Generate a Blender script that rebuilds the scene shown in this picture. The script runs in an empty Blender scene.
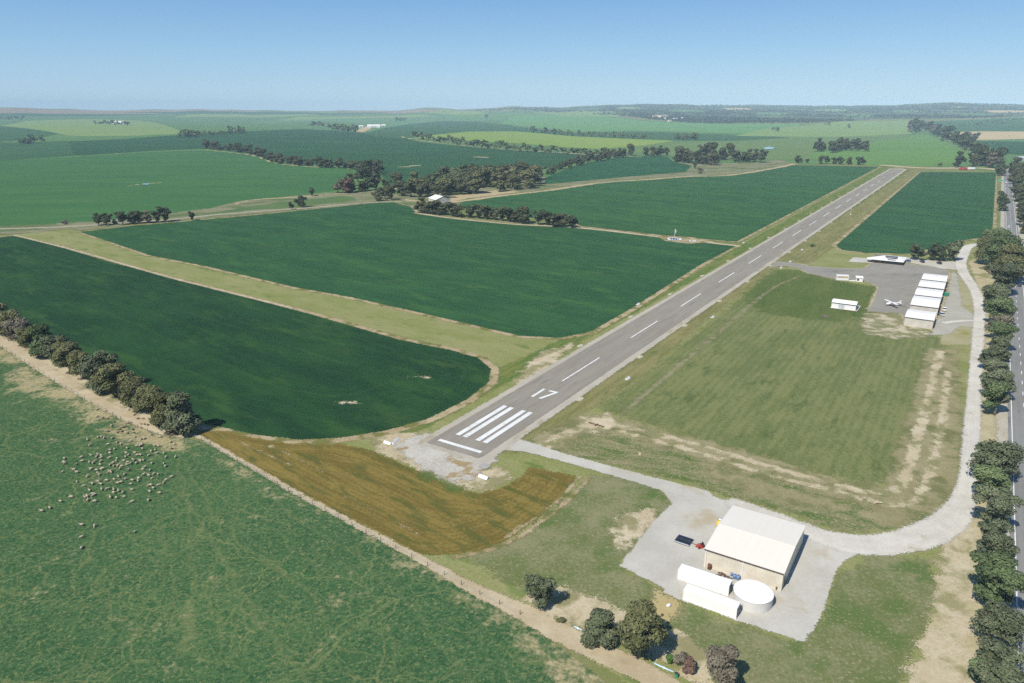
import bpy, math, random
import numpy as np
from mathutils import Vector
R = math.radians
random.seed(7); rng = np.random.default_rng(11)
SC = bpy.context.scene
COL = SC.collection

# ------------------------------------------------------------------ camera model (used to recover real positions)
F, PITCH, H, CX, CY = 725.0, R(18.0), 93.5, 512.0, 341.5
CP, SP = math.cos(PITCH), math.sin(PITCH)

def sstep(a, b, x):
    t = np.clip((x - a) / (b - a), 0, 1); return t * t * (3 - 2 * t)

SKY_X = [-700, 0, 30, 60, 100, 115, 130, 150, 180, 200, 230, 256, 330, 395, 412, 425, 440, 455, 480, 500, 512, 560, 600, 640, 700, 760, 850, 900, 945, 985, 1024, 1100, 1700]
SKY_Y = [108, 107.2, 107.8, 109.2, 110.8, 110.9, 109.8, 109.5, 110.3, 109.3, 109.8, 110.7, 111.2, 110.6, 109.6, 107.4, 108.4, 109.4, 108.6, 107.4, 106.6, 107.2, 105.4, 103.6, 105, 105, 106, 104.4, 102.6, 103.6, 104.2, 105, 108]
RH = 9500.0
def terrain(x, y):
    x = np.asarray(x, float); y = np.asarray(y, float)
    r = np.hypot(x, y) + 1e-6; th = np.arctan2(x, y); L = np.log(r)
    roll = 4.5 * np.sin(5 * L + 2.3 * np.sin(2 * th) + 1.0) + 3.5 * np.sin(9 * th + 3 * L) + 1.2 * np.sin(21 * th - 6 * L)
    s = sstep(1500, 2800, r)
    px = CX + F * np.tan(np.clip(th, -1.1, 1.1)) / CP
    ysk = np.interp(px, SKY_X, SKY_Y)
    hs = H + (106.0 - ysk) * RH * np.maximum(np.cos(th), .3) * .905 / F
    hs = hs + 4 * np.sin(th * 61 + L * 7) + 2.5 * np.sin(th * 143 + 1.7)
    r0 = np.interp(px, [-200, 380, 480, 620, 1100], [5600, 5200, 4600, 3900, 3700])
    t = np.clip((r - r0) / (RH - r0), 0, 1); t = t ** 1.25
    tail = 1 - sstep(RH + 200, RH + 5000, r)
    return (roll * s * (1 - t) + t * hs) * np.where(r > RH, tail, 1)

TS = np.exp(np.linspace(math.log(60), math.log(14000), 5000))
def W(px, py, z0=0.0):
    """ground point seen at a pixel of the photograph"""
    dx, dc = (px - CX) / F, -(py - CY) / F
    d = np.array([dx, CP + dc * SP, -SP + dc * CP])
    if py > 175:
        t = (H - z0) / -d[2]; return np.array([d[0] * t, d[1] * t])
    hz = math.hypot(d[0], d[1])
    X, Y, Z = d[0] / hz * TS, d[1] / hz * TS, H + d[2] / hz * TS
    below = np.nonzero(Z < terrain(X, Y))[0]
    i = below[0] if len(below) else int(np.searchsorted(TS, RH - 150))
    return np.array([X[i], Y[i]])
def WP(pts): return np.array([W(*p) for p in pts])
def gz(p): return float(terrain(p[0], p[1]))
def depth(p): return p[1] * CP + H * SP
def pxm(p): return F / depth(p)

# ------------------------------------------------------------------ colours
K = 1.55
def lin(c): c = c / 255.0; return c / 12.92 if c <= .04045 else ((c + .055) / 1.055) ** 2.4
def rgb(r, g, b, k=None):
    k = k or K
    return (min(lin(r) / k * (1.05 if g > r else .985), .85), min(lin(g) / k, .85), min(lin(b) / k * (.95 if g > r and r < 70 else .86 if g > r else .99), .85), 1)

class NT:
    def __init__(s, name):
        s.m = bpy.data.materials.new(name); s.m.use_nodes = True
        s.t = s.m.node_tree; s.t.nodes.clear()
    def n(s, typ, **kw):
        nd = s.t.nodes.new('ShaderNode' + typ)
        for k, v in kw.items(): setattr(nd, k, v)
        return nd
    def l(s, a, b): s.t.links.new(a, b)
    def val(s, sock, v):
        if hasattr(v, 'is_output'): s.l(v, sock)
        else: sock.default_value = v
    def math(s, op, a, b=0.0, c=0.0, clamp=False):
        nd = s.n('Math', operation=op, use_clamp=clamp)
        s.val(nd.inputs[0], a); s.val(nd.inputs[1], b); s.val(nd.inputs[2], c)
        return nd.outputs[0]
    def ramp(s, v, a, b):
        nd = s.n('MapRange', interpolation_type='SMOOTHSTEP')
        s.val(nd.inputs[0], v); s.val(nd.inputs[1], a); s.val(nd.inputs[2], b)
        return nd.outputs[0]
    def mix(s, f, a, b):
        nd = s.n('Mix', data_type='RGBA'); s.val(nd.inputs[0], f)
        s.val(nd.inputs[6], a); s.val(nd.inputs[7], b); return nd.outputs[2]
    def pos(s, ang=0.0, sx=1.0, sy=1.0):
        g = s.n('NewGeometry'); mp = s.n('Mapping', vector_type='TEXTURE')
        mp.inputs['Rotation'].default_value = (0, 0, ang)
        mp.inputs['Scale'].default_value = (sx, sy, 1)
        s.l(g.outputs['Position'], mp.inputs['Vector']); return mp.outputs[0]
    def noise(s, vec, size, detail=3.0, rough=.55, off=0.0):
        nd = s.n('TexNoise', noise_dimensions='3D')
        if off:
            a = s.n('VectorMath', operation='ADD'); s.l(vec, a.inputs[0]); a.inputs[1].default_value = (off, off * 1.7, off * .3); vec = a.outputs[0]
        s.l(vec, nd.inputs['Vector']); nd.inputs['Scale'].default_value = 1.0 / size
        nd.inputs['Detail'].default_value = detail; nd.inputs['Roughness'].default_value = rough
        return nd.outputs[0]
    def attr(s, name):
        return s.n('Attribute', attribute_name=name).outputs['Fac']
    def finish(s, col, rough=.9, spec=.15, alpha=None, metal=0.0, bump=None):
        p = s.n('BsdfPrincipled'); s.val(p.inputs['Base Color'], col)
        s.val(p.inputs['Roughness'], rough); p.inputs['Specular IOR Level'].default_value = spec
        p.inputs['Metallic'].default_value = metal
        if bump is not None:
            b = s.n('Bump'); b.inputs['Strength'].default_value = bump[1]; b.inputs['Distance'].default_value = bump[2]
            s.l(bump[0], b.inputs['Height']); s.l(b.outputs[0], p.inputs['Normal'])
        o = s.n('OutputMaterial'); out = p.outputs[0]
        if alpha is not None:
            tr = s.n('BsdfTransparent'); mx = s.n('MixShader')
            s.val(mx.inputs[0], alpha); s.l(tr.outputs[0], mx.inputs[1]); s.l(out, mx.inputs[2]); out = mx.outputs[0]
        s.l(out, o.inputs['Surface']); return s.m

def land(name, base, alt, third=None, big=40, mid=7, fine=.8, ang=0, stretch=1.0, fineamt=.5, midamt=.6, bigamt=.8,
         stripe=None, edges=None, soft=1.5, fray=1.5, fraysize=3.0, extra=None, alphascale=1.0, fine_col=None, thirdcut=(.56, .72), bump=None):
    """ground cover: three scales of natural variation, optional mower / drill rows, frayed border"""
    s = NT(name); v = s.pos(ang, 1.0, stretch); v0 = s.pos()
    nb, nm, nf = s.noise(v, big, 3), s.noise(v, mid, 4, .6, 13.1), s.noise(v0, fine, 3, .7, 5.3)
    f = s.math('MULTIPLY_ADD', s.math('SUBTRACT', nb, .5), bigamt * 3.4, .5)
    f = s.math('MULTIPLY_ADD', s.math('SUBTRACT', nm, .5), midamt * 3, f)
    f = s.math('MULTIPLY_ADD', s.math('SUBTRACT', nf, .5), fineamt * 3.6, f, clamp=True)
    if stripe:
        sang, swid, samt = stripe
        sv = s.pos(sang, 1, 1); w = s.n('TexWave', wave_type='BANDS', bands_direction='Y', wave_profile='SIN')
        s.l(sv, w.inputs['Vector']); w.inputs['Scale'].default_value = .314 / swid; w.inputs['Distortion'].default_value = .6
        w.inputs['Detail'].default_value = 2; w.inputs['Detail Scale'].default_value = .4
        f = s.math('MULTIPLY_ADD', s.math('SUBTRACT', w.outputs['Fac'], .5), samt, f, clamp=True)
    if edges:
        ewid, eamt = edges
        e = s.math('MULTIPLY_ADD', nb, 3.0, s.attr('edge'))
        w = s.math('SINE', s.math('MULTIPLY', e, 6.283 / ewid))
        w2 = s.math('SINE', s.math('MULTIPLY', e, 6.283 / ewid * 2.73))
        f = s.math('MULTIPLY_ADD', s.math('ADD', w, w2), eamt * .5, f, clamp=True)
    col = s.mix(f, base, alt)
    if third:
        n3 = s.noise(v, mid * 1.9, 5, .62, 41.0)
        col = s.mix(s.ramp(n3, *thirdcut), col, third)
    if fine_col:
        n4 = s.noise(v0, fine * .9, 3, .7, 77.0)
        col = s.mix(s.ramp(n4, fine_col[1], fine_col[2]), col, fine_col[0])
    if extra: col = extra(s, col)
    e = s.attr('edge')
    fr = s.noise(v0, fraysize, 4, .65, 23.0)
    e = s.math('MULTIPLY_ADD', s.math('SUBTRACT', fr, .5), fray * 2, e)
    gr = s.noise(v0, max(fine * .55, .3), 2, .7, 57.0)          # ragged grain at the border instead of a blurred edge
    e = s.math('MULTIPLY_ADD', s.math('SUBTRACT', gr, .5), soft * 1.7, e)
    a = s.ramp(e, -.08 - .02 * soft, .08 + .02 * soft)
    if alphascale != 1.0: a = s.math('MULTIPLY', a, alphascale)
    return s.finish(col, .95, .08, a, bump=(nf, bump[0], bump[1]) if bump else None)

# ------------------------------------------------------------------ object helpers
def link(o): COL.objects.link(o); return o
def tag(o, label=None, cat=None, group=None, kind=None):
    if label: o['label'] = label
    if cat: o['category'] = cat
    if group: o['group'] = group
    if kind: o['kind'] = kind
    return o
def thing(name, label, cat, loc, rz=0.0, group=None):
    o = link(bpy.data.objects.new(name, None)); o.empty_display_size = .5
    o.location = loc; o.rotation_euler = (0, 0, rz)
    return tag(o, label, cat, group)
def mesh_np(name, V, Fq, mats=(), smooth=False):
    me = bpy.data.meshes.new(name); V = np.asarray(V, np.float32); Fq = np.asarray(Fq, np.int32)
    n = Fq.shape[1]
    me.vertices.add(len(V)); me.vertices.foreach_set('co', V.ravel())
    me.loops.add(Fq.size); me.loops.foreach_set('vertex_index', Fq.ravel())
    me.polygons.add(len(Fq)); me.polygons.foreach_set('loop_start', np.arange(0, Fq.size, n, dtype=np.int32))
    me.polygons.foreach_set('loop_total', np.full(len(Fq), n, np.int32))
    if smooth: me.polygons.foreach_set('use_smooth', np.ones(len(Fq), bool))
    for m in mats: me.materials.append(m)
    me.update(calc_edges=True); return me
class MB:
    def __init__(s): s.v, s.f, s.mi, s.cur = [], [], [], 0
    def add(s, V, Fs):
        b = len(s.v); s.v += [tuple(p) for p in V]; s.f += [tuple(i + b for i in f) for f in Fs]; s.mi += [s.cur] * len(Fs); return s
    def box(s, x0, x1, y0, y1, z0, z1):
        V = [(x0, y0, z0), (x1, y0, z0), (x1, y1, z0), (x0, y1, z0), (x0, y0, z1), (x1, y0, z1), (x1, y1, z1), (x0, y1, z1)]
        return s.add(V, [(0, 3, 2, 1), (4, 5, 6, 7), (0, 1, 5, 4), (1, 2, 6, 5), (2, 3, 7, 6), (3, 0, 4, 7)])
    def prism(s, prof, a0, a1, axis='x'):
        """profile (p,z) swept along an axis"""
        n = len(prof); mk = (lambda a, p: (a, p[0], p[1])) if axis == 'x' else (lambda a, p: (p[0], a, p[1]))
        V = [mk(a0, p) for p in prof] + [mk(a1, p) for p in prof]
        Fs = [(i, (i + 1) % n, (i + 1) % n + n, i + n) for i in range(n)] + [tuple(range(n))[::-1], tuple(range(n, 2 * n))]
        return s.add(V, Fs)
    def tube(s, pts, rad, seg=8, cap=True):
        rad = rad if hasattr(rad, '__len__') else [rad] * len(pts); V = []; Fs = []
        P = [Vector(p) for p in pts]
        for i, p in enumerate(P):
            d = (P[min(i + 1, len(P) - 1)] - P[max(i - 1, 0)]).normalized()
            u = d.orthogonal().normalized(); w = d.cross(u)
            for k in range(seg):
                a = 2 * math.pi * k / seg; V.append(p + (u * math.cos(a) + w * math.sin(a)) * rad[i])
        for i in range(len(P) - 1):
            for k in range(seg):
                k2 = (k + 1) % seg; Fs.append((i * seg + k, i * seg + k2, (i + 1) * seg + k2, (i + 1) * seg + k))
        if cap: Fs += [tuple(range(seg))[::-1], tuple(range((len(P) - 1) * seg, len(P) * seg))]
        return s.add(V, Fs)
    def lathe(s, prof, seg=32):
        V = [(r * math.cos(2 * math.pi * k / seg), r * math.sin(2 * math.pi * k / seg), z) for r, z in prof for k in range(seg)]
        Fs = [(i * seg + k, i * seg + (k + 1) % seg, (i + 1) * seg + (k + 1) % seg, (i + 1) * seg + k) for i in range(len(prof) - 1) for k in range(seg)]
        return s.add(V, Fs)
    def ellipsoid(s, c, r, seg=12, rings=7):
        V, Fs = [], []
        for i in range(rings + 1):
            t = math.pi * i / rings; z, q = math.cos(t), max(math.sin(t), .02)
            V += [(c[0] + r[0] * q * math.cos(2 * math.pi * k / seg), c[1] + r[1] * q * math.sin(2 * math.pi * k / seg), c[2] + r[2] * z) for k in range(seg)]
        Fs = [(i * seg + k, (i + 1) * seg + k, (i + 1) * seg + (k + 1) % seg, i * seg + (k + 1) % seg) for i in range(rings) for k in range(seg)]
        return s.add(V, Fs)
    def mesh(s, name, mats, smooth=False):
        me = bpy.data.meshes.new(name); me.from_pydata(s.v, [], s.f)
        for m in (mats if isinstance(mats, (list, tuple)) else [mats]): me.materials.append(m)
        me.polygons.foreach_set('material_index', s.mi)
        if smooth: me.polygons.foreach_set('use_smooth', [True] * len(s.f))
        me.update(); return me
    def build(s, name, mat, parent=None, smooth=False, bevel=0.0):
        o = link(bpy.data.objects.new(name, s.mesh(name, mat, smooth)))
        if parent: o.parent = parent
        if bevel:
            b = o.modifiers.new('bevel', 'BEVEL'); b.width = bevel; b.segments = 2; b.limit_method = 'ANGLE'
        return o
ONES = ['', 'first', 'second', 'third', 'fourth', 'fifth', 'sixth', 'seventh', 'eighth', 'ninth', 'tenth', 'eleventh', 'twelfth', 'thirteenth', 'fourteenth', 'fifteenth', 'sixteenth', 'seventeenth', 'eighteenth', 'nineteenth']
TENS = {2: ('twentieth', 'twenty'), 3: ('thirtieth', 'thirty'), 4: ('fortieth', 'forty'), 5: ('fiftieth', 'fifty'), 6: ('sixtieth', 'sixty')}
def nth(n):
    if n < 20: return ONES[n]
    t, o = divmod(n, 10); return TENS[t][0] if o == 0 else TENS[t][1] + '-' + ONES[o]

# ------------------------------------------------------------------ land cover patches
def sdf_poly(P, X, Y):
    X1, Y1 = X[:, None], Y[:, None]; A = P; B = np.roll(P, -1, 0); E = B - A
    wx, wy = X1 - A[:, 0], Y1 - A[:, 1]
    t = np.clip((wx * E[:, 0] + wy * E[:, 1]) / (E ** 2).sum(1), 0, 1)
    d = np.sqrt(((wx - t * E[:, 0]) ** 2 + (wy - t * E[:, 1]) ** 2).min(1))
    c = (A[:, 1] > Y1) != (B[:, 1] > Y1)
    with np.errstate(divide='ignore', invalid='ignore'):
        xi = A[:, 0] + (Y1 - A[:, 1]) * E[:, 0] / np.where(E[:, 1] == 0, 1e-9, E[:, 1])
    inside = ((c & (X1 < xi)).sum(1) % 2) == 1
    return np.where(inside, d, -d)
def sdf_line(P, wid, X, Y):
    wid = np.asarray(wid if hasattr(wid, '__len__') else [wid] * len(P), float) / 2
    best = np.full(len(X), -1e9)
    for i in range(len(P) - 1):
        A, E = P[i], P[i + 1] - P[i]
        t = np.clip(((X - A[0]) * E[0] + (Y - A[1]) * E[1]) / (E @ E), 0, 1)
        d = np.hypot(X - A[0] - t * E[0], Y - A[1] - t * E[1])
        best = np.maximum(best, wid[i] * (1 - t) + wid[i + 1] * t - d)
    return best
NCOV = [0]
LR = .009                                           # cell of the polar sheet: 0.9 percent of the distance
def ring_index(r): return math.log(r / 1000.0) / LR
def cover(name, fn, pts, mat, layer, res=None, margin=1.5, kind='structure'):
    """a sheet over the ground; fn gives metres inside the border"""
    far = np.hypot(pts[:, 0], pts[:, 1]).max() > 1450
    if not far:
        x0, y0 = pts.min(0) - margin - 4; x1, y1 = pts.max(0) + margin + 4
        res = res or 3.0
        nx, ny = int((x1 - x0) / res) + 2, int((y1 - y0) / res) + 2
        gx, gy = np.meshgrid(x0 + np.arange(nx) * res, y0 + np.arange(ny) * res, indexing='ij')
        mg = margin
    else:
        r, th = np.hypot(pts[:, 0], pts[:, 1]), np.arctan2(pts[:, 0], pts[:, 1])
        i0, i1 = math.floor(ring_index(r.min())) - 2, math.ceil(ring_index(r.max())) + 2
        j0, j1 = math.floor(th.min() / LR) - 2, math.ceil(th.max() / LR) + 2
        nx, ny = i1 - i0 + 1, j1 - j0 + 1
        ii, jj = np.meshgrid(np.arange(i0, i1 + 1), np.arange(j0, j1 + 1), indexing='ij')
        rr, tt = 1000 * np.exp(ii * LR), jj * LR
        gx, gy = rr * np.sin(tt), rr * np.cos(tt); mg = r.mean() * LR
    X, Y = gx.ravel(), gy.ravel()
    S = np.concatenate([fn(X[k:k + 20000], Y[k:k + 20000]) for k in range(0, len(X), 20000)])
    NCOV[0] += 1
    Z = terrain(X, Y) + .01 * layer + .0008 * NCOV[0] + np.maximum(np.hypot(X, Y) - 900, 0) * 4e-5 * layer
    idx = np.arange(nx * ny).reshape(nx, ny)
    q = np.stack([idx[:-1, :-1], idx[1:, :-1], idx[1:, 1:], idx[:-1, 1:]], -1).reshape(-1, 4)
    if far: q = q[:, ::-1]
    q = q[S[q].max(1) > -mg]
    used = np.unique(q); rem = np.full(nx * ny, -1); rem[used] = np.arange(len(used))
    me = mesh_np(name, np.stack([X, Y, Z], 1)[used], rem[q], [mat])
    a = me.attributes.new('edge', 'FLOAT', 'POINT'); a.data.foreach_set('value', S[used].astype(np.float32))
    o = link(bpy.data.objects.new(name, me)); o['kind'] = kind
    return o
def area(name, px, mat, layer, **kw):
    P = WP(px); return cover(name, lambda X, Y: sdf_poly(P, X, Y), P, mat, layer, **kw)
def smooth_line(P, wid, n=6):
    P = np.asarray(P, float); wid = np.asarray(wid if hasattr(wid, '__len__') else [wid] * len(P), float)
    Q = np.vstack([2 * P[0] - P[1], P, 2 * P[-1] - P[-2]]); out, ow = [], []
    for i in range(1, len(Q) - 2):
        for k in range(n):
            t = k / n; a, b, c, d = Q[i - 1], Q[i], Q[i + 1], Q[i + 2]
            out.append(.5 * (2 * b + (c - a) * t + (2 * a - 5 * b + 4 * c - d) * t * t + (3 * b - a - 3 * c + d) * t ** 3))
            ow.append(wid[i - 1] * (1 - t) + wid[i] * t)
    out.append(P[-1]); ow.append(wid[-1]); return np.array(out), np.array(ow)
def strip(name, px, wid, mat, layer, **kw):
    P, w = smooth_line(WP(px), wid)
    ext = np.vstack([P - w.max() / 2, P + w.max() / 2])
    return cover(name, lambda X, Y: sdf_line(P, w, X, Y), ext, mat, layer, **kw)
def area_smooth(name, px, mat, layer, **kw):
    P = WP(px); P2, _ = smooth_line(np.vstack([P, P[:1]]), 1.0, 5); P2 = P2[:-1]
    return cover(name, lambda X, Y: sdf_poly(P2, X, Y), P2, mat, layer, **kw)

# runway frame: u along, v to the right
RW0 = W(459.5, 446.7); RWF = W(755, 259.75)
RU = (RWF - RW0) / np.linalg.norm(RWF - RW0); RV = np.array([RU[1], -RU[0]]); RANG = math.atan2(RU[1], RU[0])
def rw(u, v): return RW0 + RU * u + RV * v
def uv(p): d = np.asarray(p) - RW0; return float(d @ RU), float(d @ RV)

# ------------------------------------------------------------------ ground sheet
g_base = land('dry_pasture', rgb(112, 128, 72), rgb(140, 138, 92), rgb(88, 116, 60), big=60, mid=9, fine=.9, fray=0, soft=.1)
def make_ground():
    ring = np.concatenate([[1.0], np.exp(np.linspace(math.log(30), math.log(1000), 60))[:-1], 1000 * np.exp(np.arange(0, math.floor(ring_index(13600))) * LR)])
    jf = math.ceil(1.15 / LR)
    th = np.concatenate([np.arange(-jf, jf + 1) * LR, np.linspace(jf * LR, 2 * math.pi - jf * LR, 80)[1:-1]])
    rr, tt = np.meshgrid(ring, th, indexing='ij'); X, Y = rr * np.sin(tt), rr * np.cos(tt)
    nx, ny = rr.shape; idx = np.arange(nx * ny).reshape(nx, ny)
    q = np.stack([idx[:-1, :], np.roll(idx, -1, 1)[:-1, :], np.roll(idx, -1, 1)[1:, :], idx[1:, :]], -1).reshape(-1, 4)[:, ::-1]
    me = mesh_np('ground', np.stack([X.ravel(), Y.ravel(), terrain(X.ravel(), Y.ravel())], 1), q, [g_base])
    a = me.attributes.new('edge', 'FLOAT', 'POINT'); a.data.foreach_set('value', np.full(nx * ny, 50, np.float32))
    o = link(bpy.data.objects.new('ground', me)); o['kind'] = 'structure'
make_ground()
# ------------------------------------------------------------------ fields and ground cover
ROW1 = math.atan2(*(W(300, 318) - W(88, 254))[::-1])            # drill direction of the crop left of the grass strip
def crop(name, base, alt, third, tram=24.0, **kw):
    def tramlines(s, col):
        e = s.math('MULTIPLY_ADD', s.noise(s.pos(), 60, 2), 5.0, s.attr('edge'))
        fr = s.math('ABSOLUTE', s.math('SUBTRACT', s.math('FRACT', s.math('DIVIDE', e, tram)), .5))
        a = s.math('SUBTRACT', 1.0, s.ramp(fr, .012, .05)); a = s.math('MULTIPLY', a, s.ramp(s.noise(s.pos(), 35, 3, .6, 71.0), .38, .62))
        thin = s.ramp(s.noise(s.pos(ROW1, 1, .5), 30, 5, .6, 91.0), .58, .74)
        col = s.mix(s.math('MULTIPLY', thin, .22), col, rgb(92, 112, 62))
        return s.mix(s.math('MULTIPLY', a, .08), col, rgb(96, 118, 70))
    kw.setdefault('extra', tramlines)
    d = dict(big=55, mid=14, fine=1.2, ang=ROW1, stretch=.35, fineamt=.5, midamt=.8, bigamt=1.0, soft=1.2, fray=.8, fraysize=2.5, edges=(5.5, .20), thirdcut=(.50, .70))
    d.update(kw); return land(name, base, alt, third, **d)
m_crop1 = crop('crop_dark', rgb(31, 66, 39), rgb(40, 79, 44), rgb(52, 88, 44))
m_crop2 = crop('crop_mid', rgb(43, 84, 51), rgb(52, 96, 57), rgb(63, 103, 56))
m_crop3 = crop('crop_blue', rgb(48, 90, 54), rgb(58, 104, 60), rgb(70, 110, 58), big=90)
# dry grass strips, verges
m_strip = land('dry_grass', rgb(130, 140, 84), rgb(156, 154, 104), rgb(102, 126, 66), big=35, mid=8, ang=ROW1, stretch=.45, fineamt=1.0, fine_col=(rgb(168, 160, 116), .56, .74))
m_verge = land('verge_grass', rgb(88, 118, 58), rgb(128, 132, 78), rgb(66, 108, 48), big=25, mid=6, ang=RANG, stretch=.3, stripe=(RANG, 3.0, .35), fray=2.5, soft=3, fineamt=.9)
m_verge_dry = land('verge_dry', rgb(118, 122, 76), rgb(150, 142, 96), rgb(90, 112, 58), big=25, mid=6, ang=RANG, stretch=.3, stripe=(RANG, 3.4, .35), fray=2.5, soft=3, fineamt=.9)
m_infield = land('mown_infield', rgb(103, 117, 73), rgb(128, 134, 90), rgb(88, 106, 62), big=70, mid=9, fine=.9, ang=RANG, stretch=.35, stripe=(RANG, 2.7, .42), fray=4, soft=9, fraysize=7, fineamt=1.0, midamt=.9, fine_col=(rgb(146, 144, 106), .56, .76))
m_lush = land('lush_grass', rgb(92, 118, 60), rgb(114, 132, 76), rgb(80, 110, 52), big=25, mid=5, fray=10, soft=9, fraysize=9, ang=RANG, stretch=.4, alphascale=.6)
m_olive = land('olive_grass', rgb(110, 121, 78), rgb(142, 140, 102), rgb(94, 116, 66), big=30, mid=6, fray=3, soft=3, thirdcut=(.48, .66), fineamt=1.0, midamt=.9, fine_col=(rgb(166, 154, 120), .54, .72))
m_scrub = land('patchy_grass', rgb(112, 122, 78), rgb(150, 142, 106), rgb(92, 114, 62), big=18, mid=5, fray=4, soft=4, ang=R(-20), stretch=.4, thirdcut=(.47, .62), fineamt=1.0, midamt=.9, fine_col=(rgb(182, 168, 136), .53, .70))
m_tan = land('bare_dirt', rgb(192, 174, 140), rgb(208, 194, 164), rgb(152, 144, 104), big=14, mid=4, fine=.7, fray=4.2, soft=3, fraysize=4, thirdcut=(.47, .62), fineamt=1.1)
m_tanpatch = land('bare_patch', rgb(196, 178, 146), rgb(214, 200, 172), rgb(156, 148, 108), big=10, mid=3, fine=.6, fray=6.5, soft=4, fraysize=5, thirdcut=(.46, .60), fineamt=1.1)
m_straw = land('straw_verge', rgb(182, 168, 130), rgb(198, 186, 150), rgb(146, 142, 96), big=14, mid=4, fine=.7, fineamt=1.1, thirdcut=(.48, .64), fray=2.5, soft=2.5, fraysize=3)
m_track = land('track_dirt', rgb(188, 170, 138), rgb(208, 192, 162), rgb(160, 146, 112), big=16, mid=4, fine=.6, fray=.9, soft=1.2, fraysize=2.2)
m_headland = land('headland_dirt', rgb(166, 146, 110), rgb(192, 174, 140), rgb(120, 122, 74), big=16, mid=3.5, fine=.6, fray=1.4, soft=1.4, fraysize=3.5, thirdcut=(.47, .60), fineamt=1.0)
m_gravel = land('grey_gravel', rgb(194, 188, 176), rgb(211, 206, 195), rgb(190, 176, 150), big=22, mid=6, fine=.5, thirdcut=(.54, .72), fray=1.0, soft=.9, fineamt=.5, fraysize=2)
m_road = land('white_gravel', rgb(204, 197, 184), rgb(224, 217, 205), rgb(190, 178, 155), edges=(2.3, .18), fineamt=.6, big=18, mid=4, fine=.5, fray=.9, soft=1.8, fraysize=3)
m_ochre = land('browned_off_grass', rgb(116, 101, 48), rgb(142, 124, 64), rgb(98, 98, 46), big=26, mid=7, fine=.8, ang=ROW1, stretch=.25, edges=(4.2, .42), fray=1.2, soft=1.5, fineamt=.9, thirdcut=(.48, .64), fine_col=(rgb(164, 138, 84), .58, .76))
m_rough = land('mottled_roadbase', rgb(187, 180, 167), rgb(208, 202, 190), rgb(170, 148, 110), big=12, mid=2.6, fine=.5, fray=4.5, soft=2.4, fineamt=1.2, thirdcut=(.50, .62))

# sheep paddock with wandering sheep pads
PADS = [[(176, 452), (182, 480), (188, 505), (191, 530), (190, 560), (197, 590), (215, 610), (222, 640)],
        [(184, 460), (205, 500), (232, 535), (262, 560), (300, 585), (330, 620)],
        [(160, 490), (160, 530), (166, 560), (150, 600), (110, 640), (60, 690)],
        [(190, 505), (215, 545), (240, 590), (262, 625), (290, 660), (320, 700)],
        [(120, 500), (95, 520), (60, 545), (10, 560)], [(205, 445), (250, 480), (300, 520), (360, 560), (420, 620), (470, 680)],
        [(150, 600), (100, 600), (50, 625), (0, 660)], [(200, 590), (250, 605), (310, 640), (370, 690)], [(70, 480), (30, 510), (-20, 530)],
        [(232, 535), (236, 480), (215, 455)], [(330, 545), (380, 610), (400, 690)], [(110, 540), (112, 600), (90, 660), (40, 700)]]
def paddock_extra(s, col):
    v0 = s.pos()
    dn = s.n('TexNoise'); dn.inputs['Scale'].default_value = .12; s.l(v0, dn.inputs['Vector']); dn.inputs['Detail'].default_value = 3
    va = s.n('VectorMath', operation='MULTIPLY_ADD'); s.l(dn.outputs['Color'], va.inputs[0]); va.inputs[1].default_value = (8, 8, 0); s.l(v0, va.inputs[2])
    vo = s.n('TexVoronoi', feature='DISTANCE_TO_EDGE'); s.l(va.outputs[0], vo.inputs['Vector']); vo.inputs['Scale'].default_value = .055
    vein = s.math('SUBTRACT', 1.0, s.ramp(vo.outputs['Distance'], .003, .016))
    v2 = s.n('TexVoronoi', feature='DISTANCE_TO_EDGE'); s.l(va.outputs[0], v2.inputs['Vector']); v2.inputs['Scale'].default_value = .16
    vein = s.math('MAXIMUM', vein, s.math('MULTIPLY', s.math('SUBTRACT', 1.0, s.ramp(v2.outputs['Distance'], .006, .04)), .7))
    v3 = s.n('TexVoronoi', feature='DISTANCE_TO_EDGE'); s.l(va.outputs[0], v3.inputs['Vector']); v3.inputs['Scale'].default_value = .27
    vein = s.math('MAXIMUM', vein, s.math('MULTIPLY', s.math('SUBTRACT', 1.0, s.ramp(v3.outputs['Distance'], .006, .04)), s.math('MULTIPLY', s.ramp(s.noise(v0, 30, 3, .6, 44.0), .45, .62), .7)))
    vein = s.math('MULTIPLY', vein, s.ramp(s.noise(v0, 22, 3, .55, 9.0), .36, .54))
    brk = s.ramp(s.noise(v0, .8, 2, .6, 3.0), .35, .65)
    f = s.math('MULTIPLY', s.math('MAXIMUM', s.math('MULTIPLY', vein, .85), s.attr('pads')), s.math('MULTIPLY_ADD', brk, .5, .5))
    col = s.mix(s.math('MULTIPLY', f, .56), col, rgb(146, 150, 106))
    wn = s.math('MULTIPLY_ADD', s.math('SUBTRACT', s.noise(v0, 9, 5, .65, 31.0), .5), 2.6, s.attr('wear'))
    wn = s.math('MULTIPLY_ADD', s.math('SUBTRACT', s.noise(v0, 1.2, 3, .7, 61.0), .5), 1.6, wn)
    return s.mix(s.math('MULTIPLY', s.ramp(wn, .25, .95), .9), col, s.mix(brk, rgb(168, 154, 112), rgb(196, 180, 142)))
m_paddock = land('sheep_pasture', rgb(50, 88, 55), rgb(78, 112, 74), rgb(62, 98, 60), big=45, mid=3.5, fine=.62, fineamt=1.6, midamt=.45, bigamt=.5, fray=.8, soft=1, extra=paddock_extra,
                 fine_col=(rgb(126, 138, 94), .52, .70))
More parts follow.
